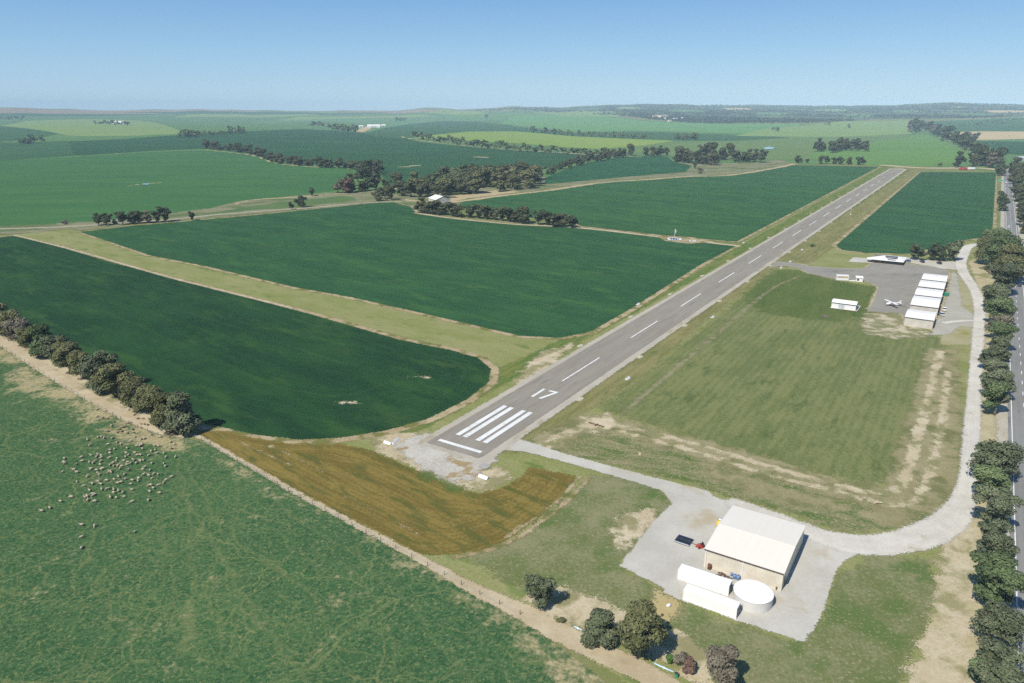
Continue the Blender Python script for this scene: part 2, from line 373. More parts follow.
pk = area('sheep_paddock', [(-260, 296), (-60, 303), (0, 338), (60, 376), (130, 415), (178, 436), (205, 443), (300, 497), (420, 560), (520, 618), (580, 662), (640, 712), (690, 790), (300, 900), (-300, 820), (-500, 500)], m_paddock, 1, res=.55)
me = pk.data; n = len(me.vertices); co = np.empty(n * 3, np.float32); me.vertices.foreach_get('co', co); co = co.reshape(-1, 3).astype(float)
padv = np.zeros(n)
for i, L in enumerate(PADS):
    P, w = smooth_line(WP(L), 1.0, 8); P = P + np.stack([np.sin(np.arange(len(P)) * .9 + i), np.cos(np.arange(len(P)) * .7 + i * 2)], 1) * .5
    padv = np.maximum(padv, sstep(-.42, .12, sdf_line(P, .14, co[:, 0], co[:, 1])) * (.85 if i in (0, 1, 3) else .5))
wob = 0
def wearmask(px, soft): return sstep(-soft, soft, sdf_poly(WP(px), co[:, 0], co[:, 1]) + wob)
wear = np.maximum.reduce([wearmask([(-60, 310), (0, 345), (60, 383), (120, 412), (180, 440), (196, 448), (180, 452), (150, 440), (120, 432), (95, 425), (60, 400), (20, 392), (8, 366), (-60, 350)], 9) * .95,
                          wearmask([(90, 410), (186, 440), (188, 452), (150, 447), (112, 440)], 9) * 1.0,
                          wearmask([(200, 446), (420, 562), (540, 628), (600, 690), (560, 690), (480, 612), (380, 548), (200, 452)], 5) * .6,
                          wearmask([(500, 606), (600, 660), (640, 720), (560, 720), (565, 670)], 7) * .9])
for nm, a in (('pads', padv), ('wear', wear)):
    at = me.attributes.new(nm, 'FLOAT', 'POINT'); at.data.foreach_set('value', a.astype(np.float32))

# airfield grass under everything between the crops and the highway
area('airfield_grass', [(14, 234), (72, 228), (152, 255), (293, 285), (430, 314), (500, 332), (560, 338), (615, 317), (700, 264), (740, 244), (880, 167), (900, 165), (920, 171), (837, 245), (868, 254), (955, 244), (1002, 236), (1002, 168), (1012, 168), (1016, 240), (1040, 420), (1080, 740), (760, 760), (640, 690), (560, 640), (300, 495), (200, 436), (215, 425), (300, 440), (430, 418), (492, 368), (450, 348), (299, 310), (176, 279)], m_strip, 1, res=4)
area('runway_verge', [(395, 432), (452, 396), (500, 368), (560, 340), (620, 318), (737, 247), (884, 166), (896, 168), (412, 436)], m_verge, 2, res=2.5)
area('runway_verge', [(500, 452), (905, 168), (922, 170), (836, 246), (812, 262), (775, 270), (700, 325), (640, 378), (566, 425), (520, 455)], m_verge_dry, 2, res=2.5)
area('runway_verge', [(498, 450), (905, 168), (910, 170), (812, 236), (770, 262), (700, 306), (640, 348), (575, 396), (520, 440)], m_verge, 3, res=2.5)
area('mown_infield', [(600, 408), (650, 372), (712, 322), (775, 272), (806, 274), (834, 280), (880, 288), (872, 310), (880, 322), (925, 334), (944, 340), (932, 390), (920, 430), (900, 482), (880, 484), (800, 472), (700, 440), (620, 416)], m_infield, 3, res=3)
area('lush_grass_patch', [(776, 270), (796, 270), (830, 280), (878, 288), (870, 312), (840, 322), (800, 318), (760, 312), (742, 296)], m_lush, 4, res=2)
area('patchy_grass', [(520, 446), (545, 430), (600, 414), (690, 444), (800, 478), (890, 500), (915, 488), (955, 400), (965, 420), (960, 490), (930, 525), (850, 533), (760, 505), (640, 470)], m_scrub, 3, res=2)
area('hangar_lawn', [(590, 476), (630, 474), (668, 492), (672, 503), (650, 524), (620, 566), (665, 592), (684, 604), (800, 645), (822, 620), (835, 578), (870, 556), (930, 560), (940, 600), (900, 683), (860, 720), (740, 720), (690, 655), (600, 622), (540, 600), (462, 556), (520, 538)], m_olive, 3, res=2)
# eastern strip of straw-coloured ground between access road and trees
area('straw_verge', [(966, 500), (975, 420), (983, 300), (968, 262), (1003, 240), (1008, 300), (1012, 400), (1020, 560), (1030, 740), (890, 760), (925, 640), (950, 545)], m_straw, 4, res=2)
area('dry_yard', [(950, 268), (974, 288), (981, 305), (976, 345), (940, 345), (944, 300)], land('dry_yard_grass', rgb(164, 156, 112), rgb(176, 170, 136), rgb(150, 148, 84), big=12, mid=4, fray=2, soft=2), 5, res=1.5)
area('gravel_hardstand', [(948, 272), (957, 274), (962, 306), (979, 318), (978, 328), (960, 326), (950, 334), (930, 336), (936, 310)], land('hardstand_gravel', rgb(176, 170, 156), rgb(188, 184, 172), rgb(164, 154, 128), big=12, mid=4, fray=2, soft=2, fine=.5), 6, res=1.5)
# bare worn ground
area('bare_ground', [(866, 314), (905, 314), (906, 325), (930, 332), (926, 338), (895, 339), (870, 334), (860, 327)], land('bare_apron_edge', rgb(186, 172, 142), rgb(206, 194, 168), rgb(140, 138, 98), big=10, mid=3, fine=.6, fray=7.5, soft=5, fraysize=5, thirdcut=(.43, .56), fineamt=1.2), 6, res=1.2)
area('bare_ground', [(628, 512), (650, 512), (656, 522), (640, 540), (620, 548), (612, 530)], m_tanpatch, 6, res=1)
area('bare_ground', [(655, 590), (678, 602), (672, 622), (660, 628), (648, 610)], land('dry_patch', rgb(186, 166, 118), rgb(196, 178, 130), rgb(160, 148, 96), big=10, mid=3, fray=2.5, soft=4), 6, res=1)
area('bare_ground', [(545, 584), (575, 592), (610, 604), (652, 622), (690, 640), (712, 656), (712, 690), (640, 650), (560, 622), (520, 600)], m_tan, 5, res=1.4)
area('bare_ground', [(585, 418), (606, 414), (618, 422), (608, 432), (588, 434)], m_tanpatch, 6, res=1)
area('bare_ground', [(935, 545), (968, 520), (972, 600), (962, 700), (905, 720), (920, 650), (942, 600)], land('worn_dirt', rgb(196, 180, 148), rgb(210, 196, 168), rgb(160, 152, 112), big=16, mid=4, fine=.6, fray=8, soft=8, fraysize=6, thirdcut=(.46, .62), fineamt=1.1), 5, res=1.6)
area('bare_ground', [(540, 352), (575, 344), (548, 372), (515, 392), (520, 372)], m_tanpatch, 4, res=1.4)
area('bare_ground', [(372, 436), (410, 432), (430, 470), (500, 468), (512, 478), (490, 491), (455, 487), (420, 470), (376, 452)], m_tan, 4, res=1.2)
m_strawsoft = land('straw_tint', rgb(168, 158, 116), rgb(186, 174, 134), rgb(138, 138, 90), big=14, mid=4, fine=.6, fineamt=1.1, thirdcut=(.46, .62), fray=5, soft=5, fraysize=5, alphascale=.72)
area('straw_verge', [(880, 500), (897, 492), (910, 468), (924, 425), (938, 352), (958, 345), (962, 420), (957, 485), (935, 515), (890, 524), (850, 516)], m_strawsoft, 4, res=1.5)
area('straw_verge', [(700, 462), (760, 480), (830, 498), (860, 512), (800, 506), (720, 484)], m_strawsoft, 4, res=1.5)
for L, w in (([(598, 422), (640, 431), (700, 446), (760, 464), (820, 482), (870, 492), (897, 490), (908, 470), (918, 435), (930, 395), (940, 352)], 3.4),
             ([(618, 432), (680, 447), (760, 472), (830, 490), (880, 503), (915, 500), (932, 465), (942, 420), (948, 372)], 2.4),
             ([(596, 422), (570, 432), (545, 446)], 4.0), ([(618, 418), (655, 386), (712, 338), (770, 290), (800, 276)], 1.8)):
    strip('straw_verge', L, w * 2.6, m_strawsoft, 5, res=1.5) if w > 2 else None
    strip('worn_track', L, w * .95, land('worn_track_dirt', rgb(198, 180, 146), rgb(216, 202, 172), rgb(150, 146, 102), big=12, mid=3.0, fine=.6, fray=2.6, soft=2.2, fraysize=3.5, thirdcut=(.46, .6), fineamt=1.0, alphascale=.35 if w < 2 else .92), 5, res=1.2)

# the crops around the runway and the tilled margins round them
L1 = [(-90, 246), (14, 236), (60, 247), (100, 259), (176, 280), (299, 311), (400, 340), (450, 350), (478, 358), (491, 369), (489, 382), (468, 399), (430, 418), (390, 430), (340, 438), (300, 440), (250, 434), (190, 420), (120, 380), (0, 312), (-110, 270)]
L2 = [(80, 232), (130, 226), (190, 221), (256, 215), (306, 210), (373, 203), (393, 202), (411, 207), (417, 214), (440, 217), (511, 223), (580, 228), (660, 236), (736, 246), (700, 265), (637, 305), (615, 318), (590, 332), (560, 338), (520, 336), (430, 315), (350, 297), (293, 287), (205, 266), (152, 256)]
L3 = [(452, 204), (470, 200), (500, 196), (545, 191), (600, 183), (687, 177), (727, 176), (767, 170), (793, 165), (879, 167), (736, 242), (660, 235), (580, 226), (575, 222), (530, 218), (480, 212)]
R1 = [(921, 172), (996, 172.5), (992, 237), (968, 239.5), (952, 244), (908, 254), (867, 253), (842, 250), (836, 245.5)]
def margin(P, d):
    Q = WP(P); n = len(Q); out = []
    for i in range(n):
        a, b, c = Q[i - 1], Q[i], Q[(i + 1) % n]; t = (b - a) / np.linalg.norm(b - a) + (c - b) / np.linalg.norm(c - b); t /= np.linalg.norm(t) + 1e-9
        out.append(b + np.array([-t[1], t[0]]) * d)
    A = lambda Z: .5 * abs(np.sum(Z[:, 0] * np.roll(Z[:, 1], -1) - np.roll(Z[:, 0], -1) * Z[:, 1]))
    out = np.array(out)
    return out if A(out) > A(Q) else 2 * Q - out
for P, d, m, rs, ly in ((L1, 3.2, m_crop1, 3, 5), (L2, 3.0, m_crop2, 3.5, 5), (L3, 3.5, m_crop3, 6, 5), (R1, 3.2, m_crop2, 4, 5)):
    Q = margin(P, d); cover('field_margin', lambda X, Y: sdf_poly(Q, X, Y), Q, m_headland, ly, res=rs)
    area('crop_field', P, m, ly + 1, res=rs)
strip('bare_ground', [(336, 404), (346, 403), (357, 403)], .7, m_tanpatch, 8, res=.8)
strip('bare_ground', [(404, 378), (416, 377), (427, 377)], .8, m_tanpatch, 8, res=.8)
strip('farm_track', [(416, 213), (450, 218), (511, 224), (580, 228), (660, 237), (738, 246)], 4.5, m_track, 7, res=1.5)
area('track_clearing', [(655, 235), (690, 237), (715, 242), (690, 244), (665, 241)], m_headland, 8, res=1.2)
strip('farm_track', [(14, 235), (50, 244), (88, 254), (130, 266), (176, 279), (240, 295), (299, 310)], 2.2, m_track, 7, res=1.5)
# browned-off strip between the sheep and the threshold
area('browned_strip', [(197, 432), (225, 431), (250, 437), (290, 444), (340, 444), (372, 451), (400, 464), (430, 477), (456, 490), (480, 493), (502, 488), (520, 478), (531, 467), (576, 476), (560, 498), (540, 517), (505, 541), (475, 552), (452, 555), (418, 555), (358, 524), (300, 493), (252, 466), (206, 439)], m_ochre, 5, res=1.0)
strip('straw_line', [(215, 432), (250, 447), (290, 465)], .4, m_headland, 7, res=.7); strip('straw_line', [(270, 446), (300, 460), (322, 472)], .35, m_headland, 7, res=.7)
strip('straw_line', [(345, 496), (380, 514), (420, 535)], .35, m_headland, 7, res=.7)
strip('green_edge', [(425, 475), (448, 485), (470, 494)], 1.8, m_lush, 7, res=.8)
strip('worn_track', [(588, 479), (572, 497), (545, 519), (512, 541), (478, 553), (455, 557)], 1.2, m_headland, 7, res=.8)
strip('worn_track', [(579, 478), (562, 497), (538, 516), (506, 538)], .9, m_headland, 8, res=.7)
area('bare_ground', [(-60, 300), (0, 328), (40, 350), (90, 380), (140, 408), (186, 426), (192, 434), (160, 432), (120, 416), (60, 384), (0, 344), (-60, 312)], m_tan, 6, res=1.2)
# dirt track along the paddock, from the tree row down to the bottom trees
strip('dirt_track', [(-120, 272), (-60, 306), (0, 341), (60, 379), (120, 413), (160, 430), (186, 436)], [4.6, 4.6, 4.6, 4.4, 4.4, 4, 3], m_track, 7, res=1.1)
strip('dirt_track', [(186, 434), (205, 440), (250, 466), (300, 495), (360, 527), (420, 559), (470, 587), (520, 611), (560, 633), (610, 657), (650, 677), (700, 708)], [2.2, 1.5, 1.5, 1.6, 1.8, 2.2, 3, 4.5, 5, 5, 5, 5], m_track, 7, res=.9)

# gravel yard, access road
area('gravel_yard', [(648, 481), (700, 492), (735, 504), (812, 528), (858, 537), (858, 555), (842, 562), (833, 580), (821, 618), (805, 643), (746, 624), (684, 602), (664, 593), (664, 589), (620, 566), (652, 523), (672, 503), (664, 494)], m_gravel, 8, res=1.0)
strip('access_road', [(508, 444), (530, 448), (560, 457), (600, 468), (640, 479), (672, 488), (700, 495)], [9, 6, 4.6, 4.6, 5, 6, 6], m_gravel, 9, res=1.0)
strip('access_road', [(735, 504), (772, 517), (812, 533), (850, 544), (890, 544), (925, 535), (950, 520), (964, 500), (969, 475), (971, 440), (974, 400), (976.5, 360), (978.5, 330), (979.5, 310), (977, 296), (971, 284), (964, 274), (961, 264), (964, 254), (970, 246), (990, 243)], [5, 5, 6, 8, 8, 8.5, 7.5, 5.5, 4.6, 4.4, 4.4, 4.4, 4.6, 5, 5, 5.5, 6, 6, 6, 6, 6], m_road, 10, res=1.1)
strip('access_road', [(905, 265), (925, 267), (945, 268), (964, 270)], 6, m_road, 9, res=1.2)
strip('access_road', [(945, 323), (962, 321), (977, 321)], 3, m_road, 9, res=1)

# sealed surfaces
def asphalt(name, a, b, c, spot=None, ang=0, stretch=1, soft=.3, fray=.25, streak=None):
    return land(name, a, b, c, big=45, mid=9, fine=.35, fineamt=.35, midamt=.7, bigamt=.7, ang=ang, stretch=stretch, soft=soft, fray=fray, fraysize=1.5, stripe=streak)
m_runway = asphalt('runway_seal', rgb(149, 141, 129), rgb(162, 154, 142), rgb(136, 129, 118), ang=RANG, stretch=.12, streak=(RANG, 2.2, .25), soft=.5, fray=.4)
m_shoulder = asphalt('runway_shoulder_seal', rgb(184, 175, 159), rgb(198, 189, 173), rgb(168, 155, 130), ang=RANG, stretch=.3, soft=1.0, fray=.9)
m_apron = asphalt('apron_seal', rgb(150, 144, 134), rgb(162, 156, 146), rgb(138, 132, 122), soft=.5, fray=.4, ang=R(30), stretch=.5)
m_paint = land('white_paint', rgb(238, 238, 236), rgb(246, 246, 244), rgb(216, 214, 210), big=8, mid=1.5, fine=.3, fray=.03, soft=.04, thirdcut=(.6, .75))
RLEN = uv(W(896, 169.3))[0] - 6
def rect(u0, u1, v0, v1): return np.array([rw(u0, v0), rw(u1, v0), rw(u1, v1), rw(u0, v1)])
Pg = WP([(393, 448), (410, 438), (424, 434), (500, 456), (492, 464), (470, 480), (452, 482), (428, 471)]); cover('roadbase_overrun', lambda X, Y: sdf_poly(Pg, X, Y), Pg, m_rough, 8, res=.8)
Q1 = rect(-5, RLEN + 14, -12.0, 12.2); cover('runway_shoulder', lambda X, Y: sdf_poly(Q1, X, Y), Q1, m_shoulder, 9, res=2.0)
m_paint = land('white_paint', rgb(232, 232, 229), rgb(246, 246, 244), rgb(190, 186, 180), big=8, mid=1.2, fine=.25, fray=.10, soft=.08, fraysize=.5, thirdcut=(.56, .74), fineamt=.9)
Q2 = rect(-3.2, RLEN + 3, -9.6, 9.4); runway = cover('runway', lambda X, Y: sdf_poly(Q2, X, Y), Q2, m_runway, 11, res=1.6)
def flat(name, quads, z, mat, parent=None):
    V, Fs = [], []
    for q in quads:
        b = len(V); V += [(p[0], p[1], z) for p in q]; Fs.append(tuple(range(b, b + len(q))))
    me = bpy.data.meshes.new(name); me.from_pydata(V, [], Fs); me.materials.append(mat); me.update()
    for p in me.polygons:
        if p.normal.z < 0: p.flip()
    a = me.attributes.new('edge', 'FLOAT', 'POINT'); a.data.foreach_set('value', [9.0] * len(V))
    o = link(bpy.data.objects.new(name, me))
    if parent: o.parent = parent
    else: o['kind'] = 'structure'
    return o
ZP = .24
flat('threshold_bar', [rect(-.6, .8, -7.6, 7.6)], ZP, m_paint, runway)
KU0, KU1 = uv(W(459.2, 436))[0], uv(W(508, 405.6))[0] - 1.0
print('KEYS', KU0, KU1, [uv(W(*q)) for q in ((532, 397), (544.5, 390), (539.5, 399), (557, 393), (549, 391.7), (460.2, 435.5), (484, 443.6), (437.5,440.2), (481.3,453.1))])
KV = [(-5.7, -4.1), (-3.1, -1.5), (1.5, 3.1), (4.1, 5.7)]
for a, b in KV: flat('piano_key', [rect(KU0, KU1, a, b)], ZP, m_paint, runway)
D1 = uv(W(581.2, 369.3))[0]; PER = (uv(W(755, 259.75))[0] - D1) / 4
k = 0
while D1 + k * PER + 15 < RLEN - 70:
    c = D1 + k * PER; flat('centreline_dash', [rect(c - 15, c + 15, -.3, .3)], ZP, m_paint, runway); k += 1
NU = 43.2
def num(polys, u0, sgn=1): return [[rw(u0 + sgn * pu, sgn * pv) for pv, pu in q] for q in polys]
one = [[(-2.1, 0), (-1.1, 0), (-1.1, 8.4), (-2.1, 8.4)]]
seven = [[(.5, 8.4), (.5, 7.2), (3.95, 7.2), (3.95, 8.4)], [(.85, 0), (1.95, 0), (3.95, 7.2), (2.85, 7.2)]]
flat('runway_number', num(one + seven, NU), ZP, m_paint, runway)
flat('threshold_bar', [rect(RLEN - 1, RLEN + .6, -7.6, 7.6)], ZP, m_paint, runway)
for a, b in KV: flat('piano_key', [rect(RLEN - 36, RLEN - 6, a, b)], ZP, m_paint, runway)
# taxiway and apron
m_edge = m_headland
AP = [(776, 262), (790, 262.6), (811, 266.5), (839, 268.6), (864, 268.8), (872, 263.5), (905, 264), (935, 267), (949, 271), (944, 292), (938, 318), (905, 326), (903, 313.5), (867, 311.5), (873, 303), (879, 287), (866, 281.2), (831, 278), (811, 274), (797, 268), (785, 265.5), (770, 268)]
Q = margin(AP, 1.3); cover('apron_edge', lambda X, Y: sdf_poly(Q, X, Y), Q, m_straw, 7, res=1.5)
area('apron', AP, m_apron, 10, res=1.5)
area('gravel_pad', [(848, 262), (853, 257.5), (872, 258.5), (874, 263.5), (866, 263)], m_gravel, 10, res=1.2)
area('gravel_yard', [(902, 262), (905, 257), (935, 261), (965, 262), (966, 268), (945, 267.5), (925, 265.5)], land('parking_gravel', rgb(196, 188, 172), rgb(206, 200, 188), rgb(180, 166, 140), big=12, mid=4, fray=1.5, soft=1.5), 8, res=1.2)
# highway: straight, almost parallel to the runway
HWP = np.array([W(1057, 745), W(1028, 458), W(1021, 384), W(1013.6, 295), W(1010.2, 230), W(1008, 173)])
HD = np.polyfit(HWP[:, 1], HWP[:, 0], 1)
def hw(y, off=0.0):
    t = np.array([HD[0], 1.0]) / math.hypot(HD[0], 1); nrm = np.array([t[1], -t[0]])
    return np.array([HD[0] * y + HD[1], y]) + nrm * off
ha, hb = 20.0, 1180.0
def hrect(y0, y1, o0, o1): return np.array([hw(y0, o0), hw(y1, o0), hw(y1, o1), hw(y0, o1)])
HA = math.atan2(1, HD[0])
Qh = hrect(ha, hb, -7.5, 9.5); cover('highway_shoulder', lambda X, Y: sdf_poly(Qh, X, Y), Qh, land('shoulder_gravel', rgb(186, 176, 156), rgb(198, 190, 172), rgb(168, 152, 120), big=14, mid=4, fray=2, soft=2, ang=HA, stretch=.3), 8, res=2.5)
Qi = hrect(ha, hb, -4.4, 4.4)
highway = cover('highway', lambda X, Y: sdf_poly(Qi, X, Y), Qi, asphalt('highway_seal', rgb(136, 134, 132), rgb(148, 146, 142), rgb(124, 122, 120), ang=HA, stretch=.12, streak=(HA, 1.6, .3)), 10, res=2.2)
flat('edge_line', [hrect(y, y + 20, -3.55, -3.3) for y in range(20, 1180, 20)], ZP, m_paint, highway)
flat('edge_line', [hrect(y, y + 20, 3.3, 3.55) for y in range(20, 1180, 20)], ZP, m_paint, highway)
flat('centre_line', [hrect(y, y + 3.4, -.12, .12) for y in np.arange(24, 1170, 10.2)], ZP, m_paint, highway)

# ------------------------------------------------------------------ the country beyond
def farfield(name, a, b, c, **kw):
    d = dict(big=260, mid=70, fine=9, fineamt=.16, midamt=.5, bigamt=.7, soft=4, fray=4, fraysize=30, stretch=.5, ang=R(10), thirdcut=(.56, .8)); d.update(kw)
    return land(name, a, b, c, **d)
mf_green = farfield('far_green', rgb(62, 108, 62), rgb(72, 118, 68), rgb(84, 122, 74), big=180, mid=60, stretch=.3)
mf_dark = farfield('far_dark', rgb(44, 84, 52), rgb(52, 94, 56), rgb(66, 104, 60))
mf_dark2 = farfield('far_olive_dark', rgb(56, 96, 62), rgb(70, 108, 66), rgb(84, 116, 70))
mf_mid = farfield('far_mid', rgb(86, 124, 76), rgb(100, 136, 84), rgb(112, 140, 84))
mf_pale = farfield('far_pale', rgb(122, 152, 92), rgb(134, 160, 98), rgb(116, 146, 92))
mf_bright = farfield('far_bright', rgb(96, 138, 72), rgb(108, 146, 78), rgb(88, 128, 68))
mf_canola = farfield('far_canola', rgb(126, 156, 78), rgb(142, 164, 84), rgb(114, 150, 78), midamt=.4)
mf_creek = farfield('creek_flat', rgb(128, 130, 98), rgb(150, 146, 118), rgb(100, 118, 76), big=50, mid=18, fine=3, fineamt=.8, midamt=1.0, thirdcut=(.46, .6), soft=8, fray=8, fraysize=14)
mf_tan = farfield('stubble', rgb(196, 172, 128), rgb(204, 184, 142), rgb(186, 160, 116))
mf_hill = farfield('hill_grass', rgb(150, 132, 98), rgb(166, 142, 112), rgb(112, 120, 84), big=500, mid=160)
mf_bush = farfield('bushland_floor', rgb(62, 82, 58), rgb(84, 104, 70), rgb(112, 126, 84), big=700, mid=190, midamt=1.2, thirdcut=(.5, .62))
mf_edge = farfield('far_bare', rgb(184, 164, 124), rgb(196, 178, 140), rgb(160, 150, 108), soft=5, fray=5)
area('far_plain', [(-420, 158), (-420, 112), (0, 112), (256, 112), (400, 114), (470, 112), (560, 112), (640, 120), (760, 124), (900, 124), (1024, 118), (1400, 120), (1400, 176), (1013, 172), (900, 165), (793, 164), (690, 170), (545, 184), (256, 205), (0, 225), (-420, 240)], mf_mid, 1)
area('bushland', [(500, 109.5), (520, 107.8), (600, 105.9), (640, 104.2), (760, 105.5), (850, 106.3), (945, 103.2), (1024, 104.7), (1400, 105.4), (1400, 117), (1024, 116.5), (930, 119), (880, 119), (800, 123), (700, 123), (655, 119.5), (620, 115.5), (560, 112)], mf_bush, 3)
CLEAR = [(628, 108.2, 14, 1.3, 1), (690, 111.5, 20, 1.6, 0), (735, 109, 16, 1.0, 2), (772, 114, 22, 1.7, 0), (832, 110.5, 18, 1.2, 1), (858, 116, 16, 1.5, 0), (905, 111.5, 15, 1.2, 0), (960, 107.5, 10, .9, 1), (1006, 111.6, 24, 1.3, 2), (975, 114.8, 18, 1.2, 0), (660, 116.5, 10, 1.4, 2), (590, 109.6, 14, 1.0, 0), (1090, 113, 40, 1.6, 1)]
for cx, cy, ax, ay, mm in CLEAR:
    area('far_field', [(cx + ax * math.cos(k * .63) * (1 + .3 * math.sin(k * 2.1 + cx)), cy + ay * math.sin(k * .63)) for k in range(10)], (mf_mid, mf_pale, mf_tan)[mm], 5)
area('hill_pasture', [(-300, 120), (-300, 107), (0, 107.8), (60, 109.8), (130, 110), (200, 109.2), (256, 110), (256, 113), (120, 115), (0, 115)], mf_hill, 2)
area('far_field', [(-300, 150), (-300, 128), (0, 126), (40, 126), (66, 132), (45, 137), (0, 143)], mf_dark2, 2)
area('far_field', [(0, 126), (25, 121), (90, 119), (150, 121), (178, 128), (180, 134), (130, 136), (70, 136), (45, 131)], mf_pale, 3)
area('far_field', [(130, 119), (200, 118), (256, 118.5), (258, 130), (200, 131), (178, 130), (160, 123)], mf_mid, 3)
area('far_field', [(256, 129), (256, 122), (330, 118), (395, 118), (480, 113), (512, 114), (512, 119), (440, 122), (405, 126), (370, 132), (330, 130)], farfield('far_bluegreen', rgb(96, 136, 96), rgb(106, 144, 100), rgb(90, 130, 92)), 2)
area('dome_field', [(362, 134), (385, 128), (410, 124), (440, 121), (475, 121.5), (512, 125), (516, 131), (470, 131), (430, 135), (405, 139), (375, 136)], mf_dark2, 4)
area('far_field', [(425, 113), (440, 109.4), (465, 111), (490, 113.5), (480, 115), (450, 114.5)], mf_canola, 3)
area('far_field', [(-300, 172), (-300, 150), (0, 143), (68, 141), (75, 156), (0, 161)], mf_dark2, 3)
area('far_field', [(68, 141.5), (125, 139), (180, 135), (256, 131), (306, 129), (356, 132), (400, 137), (420, 142), (470, 147), (520, 151), (585, 154), (606, 156), (588, 161), (545, 168), (500, 172), (440, 184), (400, 190), (388, 184), (380, 172), (356, 167), (300, 164), (270, 159), (256, 153), (206, 149), (150, 151), (76, 156)], mf_dark, 3)
area('far_field', [(-300, 270), (-300, 168), (0, 161), (75, 157), (150, 152), (205, 150.5), (250, 155), (270, 162), (300, 166), (356, 169), (346, 180), (334, 191), (310, 194), (268, 198), (240, 202), (212, 208), (175, 213), (92, 222), (0, 226)], mf_green, 3)
area('far_field', [(545, 185), (545, 178), (575, 166.5), (600, 160.5), (632, 156), (667, 156.5), (672, 161), (692, 166), (685, 172), (612, 178), (550, 184)], crop('crop_behind_wood', rgb(38, 84, 56), rgb(46, 96, 62), rgb(60, 106, 62), big=90), 4)
area('canola_field', [(412, 138), (431, 135.5), (468, 132), (512, 131.5), (537, 133), (574, 136.5), (637, 139.5), (676, 141), (640, 146), (600, 149), (562, 147), (512, 143), (470, 141)], mf_canola, 4)
area('far_field', [(600, 150), (640, 146), (680, 142), (735, 140), (790, 137), (900, 135), (1000, 140), (1000, 160), (870, 158), (770, 160), (690, 158), (640, 153)], farfield('far_sage', rgb(100, 130, 80), rgb(112, 136, 86), rgb(124, 138, 96)), 2)
area('far_field', [(512, 126), (537, 129), (574, 133), (637, 131.5), (690, 133.5), (730, 135), (775, 136.5), (790, 138), (735, 141), (676, 140.5), (640, 139), (574, 136), (537, 133), (512, 130.5)], mf_dark2, 4)
area('far_field', [(500, 124), (512, 116), (570, 114), (640, 121), (720, 124), (800, 124), (790, 135.5), (720, 133), (637, 130.5), (574, 132), (537, 128)], farfield('far_fresh', rgb(98, 146, 88), rgb(108, 154, 94), rgb(90, 138, 84)), 3)
area('far_field', [(735, 136), (760, 130), (800, 126), (843, 121.5), (908, 120.5), (912, 134), (843, 137), (800, 137)], mf_pale, 4)
area('far_field', [(808, 155), (830, 148), (868, 143), (920, 134), (930, 135), (960, 148), (974, 160), (940, 166.5), (880, 166), (820, 163)], mf_bright, 4)
area('far_field', [(925, 122), (1024, 117.5), (1300, 116), (1300, 133), (1024, 131.5), (940, 131)], mf_dark2, 3)
area('stubble_field', [(938, 133), (978, 131.5), (1300, 132), (1300, 140), (1024, 139), (978, 140), (948, 137)], mf_tan, 4)
area('far_field', [(974, 141), (1300, 139.5), (1300, 160), (1024, 155), (1005, 154)], mf_dark, 4)
for px_, m_ in (([(-300, 126), (-300, 118), (0, 117), (60, 116.5), (120, 117.5), (60, 119.5), (25, 121), (0, 125)], mf_mid), ([(-300, 117), (-300, 113), (0, 113.5), (90, 114), (170, 114.5), (60, 116.3), (0, 116.8)], mf_dark2),
                ([(170, 117.5), (190, 114.5), (290, 114), (330, 115.5), (256, 117.8)], mf_pale), ([(120, 112.6), (250, 112), (400, 113), (330, 114.8), (190, 114)], mf_dark2), ([(270, 121), (300, 116.8), (420, 114.4), (440, 117), (390, 118), (330, 119)], mf_pale),
                ([(440, 117), (470, 114.5), (520, 113), (540, 115), (500, 118), (470, 119)], mf_bright), ([(530, 113), (580, 110.5), (640, 113), (620, 117), (570, 116)], mf_pale), ([(256, 128.5), (250, 123), (330, 121), (362, 124), (340, 129)], mf_mid), ([(330, 111.9), (395, 111.2), (430, 109.8), (445, 112), (400, 113.4)], mf_hill)):
    area('far_field', px_, m_, 3)
# creek flats and bare tracks beyond the crops
area('creek_flat', [(-300, 238), (0, 226), (92, 222), (175, 213), (212, 208), (240, 201), (310, 194.5), (340, 192), (378, 189), (400, 196), (412, 206), (393, 201), (373, 202), (306, 209), (256, 214), (190, 220), (130, 225), (80, 231), (72, 229), (14, 234), (-300, 248)], mf_creek, 2, res=5)
area('creek_grass', [(190, 217), (250, 206), (300, 200), (345, 196), (360, 200), (300, 206), (256, 210)], farfield('creek_grass', rgb(84, 116, 70), rgb(100, 124, 78), rgb(120, 126, 90), big=40, mid=15, fine=3, soft=8, fray=8, fraysize=14), 3, res=5)
strip('farm_track', [(0, 229), (60, 227), (120, 223.5), (175, 219), (220, 214.5), (270, 210.5), (320, 207), (357, 203.5), (400, 201.5)], 7, farfield('track_pale', rgb(166, 158, 136), rgb(178, 170, 148), rgb(150, 144, 116), big=30, mid=12, fine=3, soft=3, fray=3, fraysize=6), 4, res=3)
strip('farm_track', [(235, 204), (258, 199.5), (300, 197), (338, 194), (376, 191.5), (400, 188)], 5, mf_edge, 4, res=4)
area('creek_flat', [(405, 206), (455, 206), (468, 200), (500, 195.5), (548, 190), (612, 181), (690, 176), (727, 175.5), (768, 169.5), (795, 164), (780, 160), (740, 163), (700, 164), (672, 161), (685, 172.5), (612, 177.5), (550, 185), (545, 176), (500, 171), (440, 184), (400, 192)], mf_creek, 2)
strip('field_margin', [(405, 200), (440, 203), (470, 200), (500, 196), (548, 190.5), (600, 183), (650, 179.5), (690, 176.5), (727, 175.5), (768, 169.5), (795, 164)], 9, mf_edge, 4)
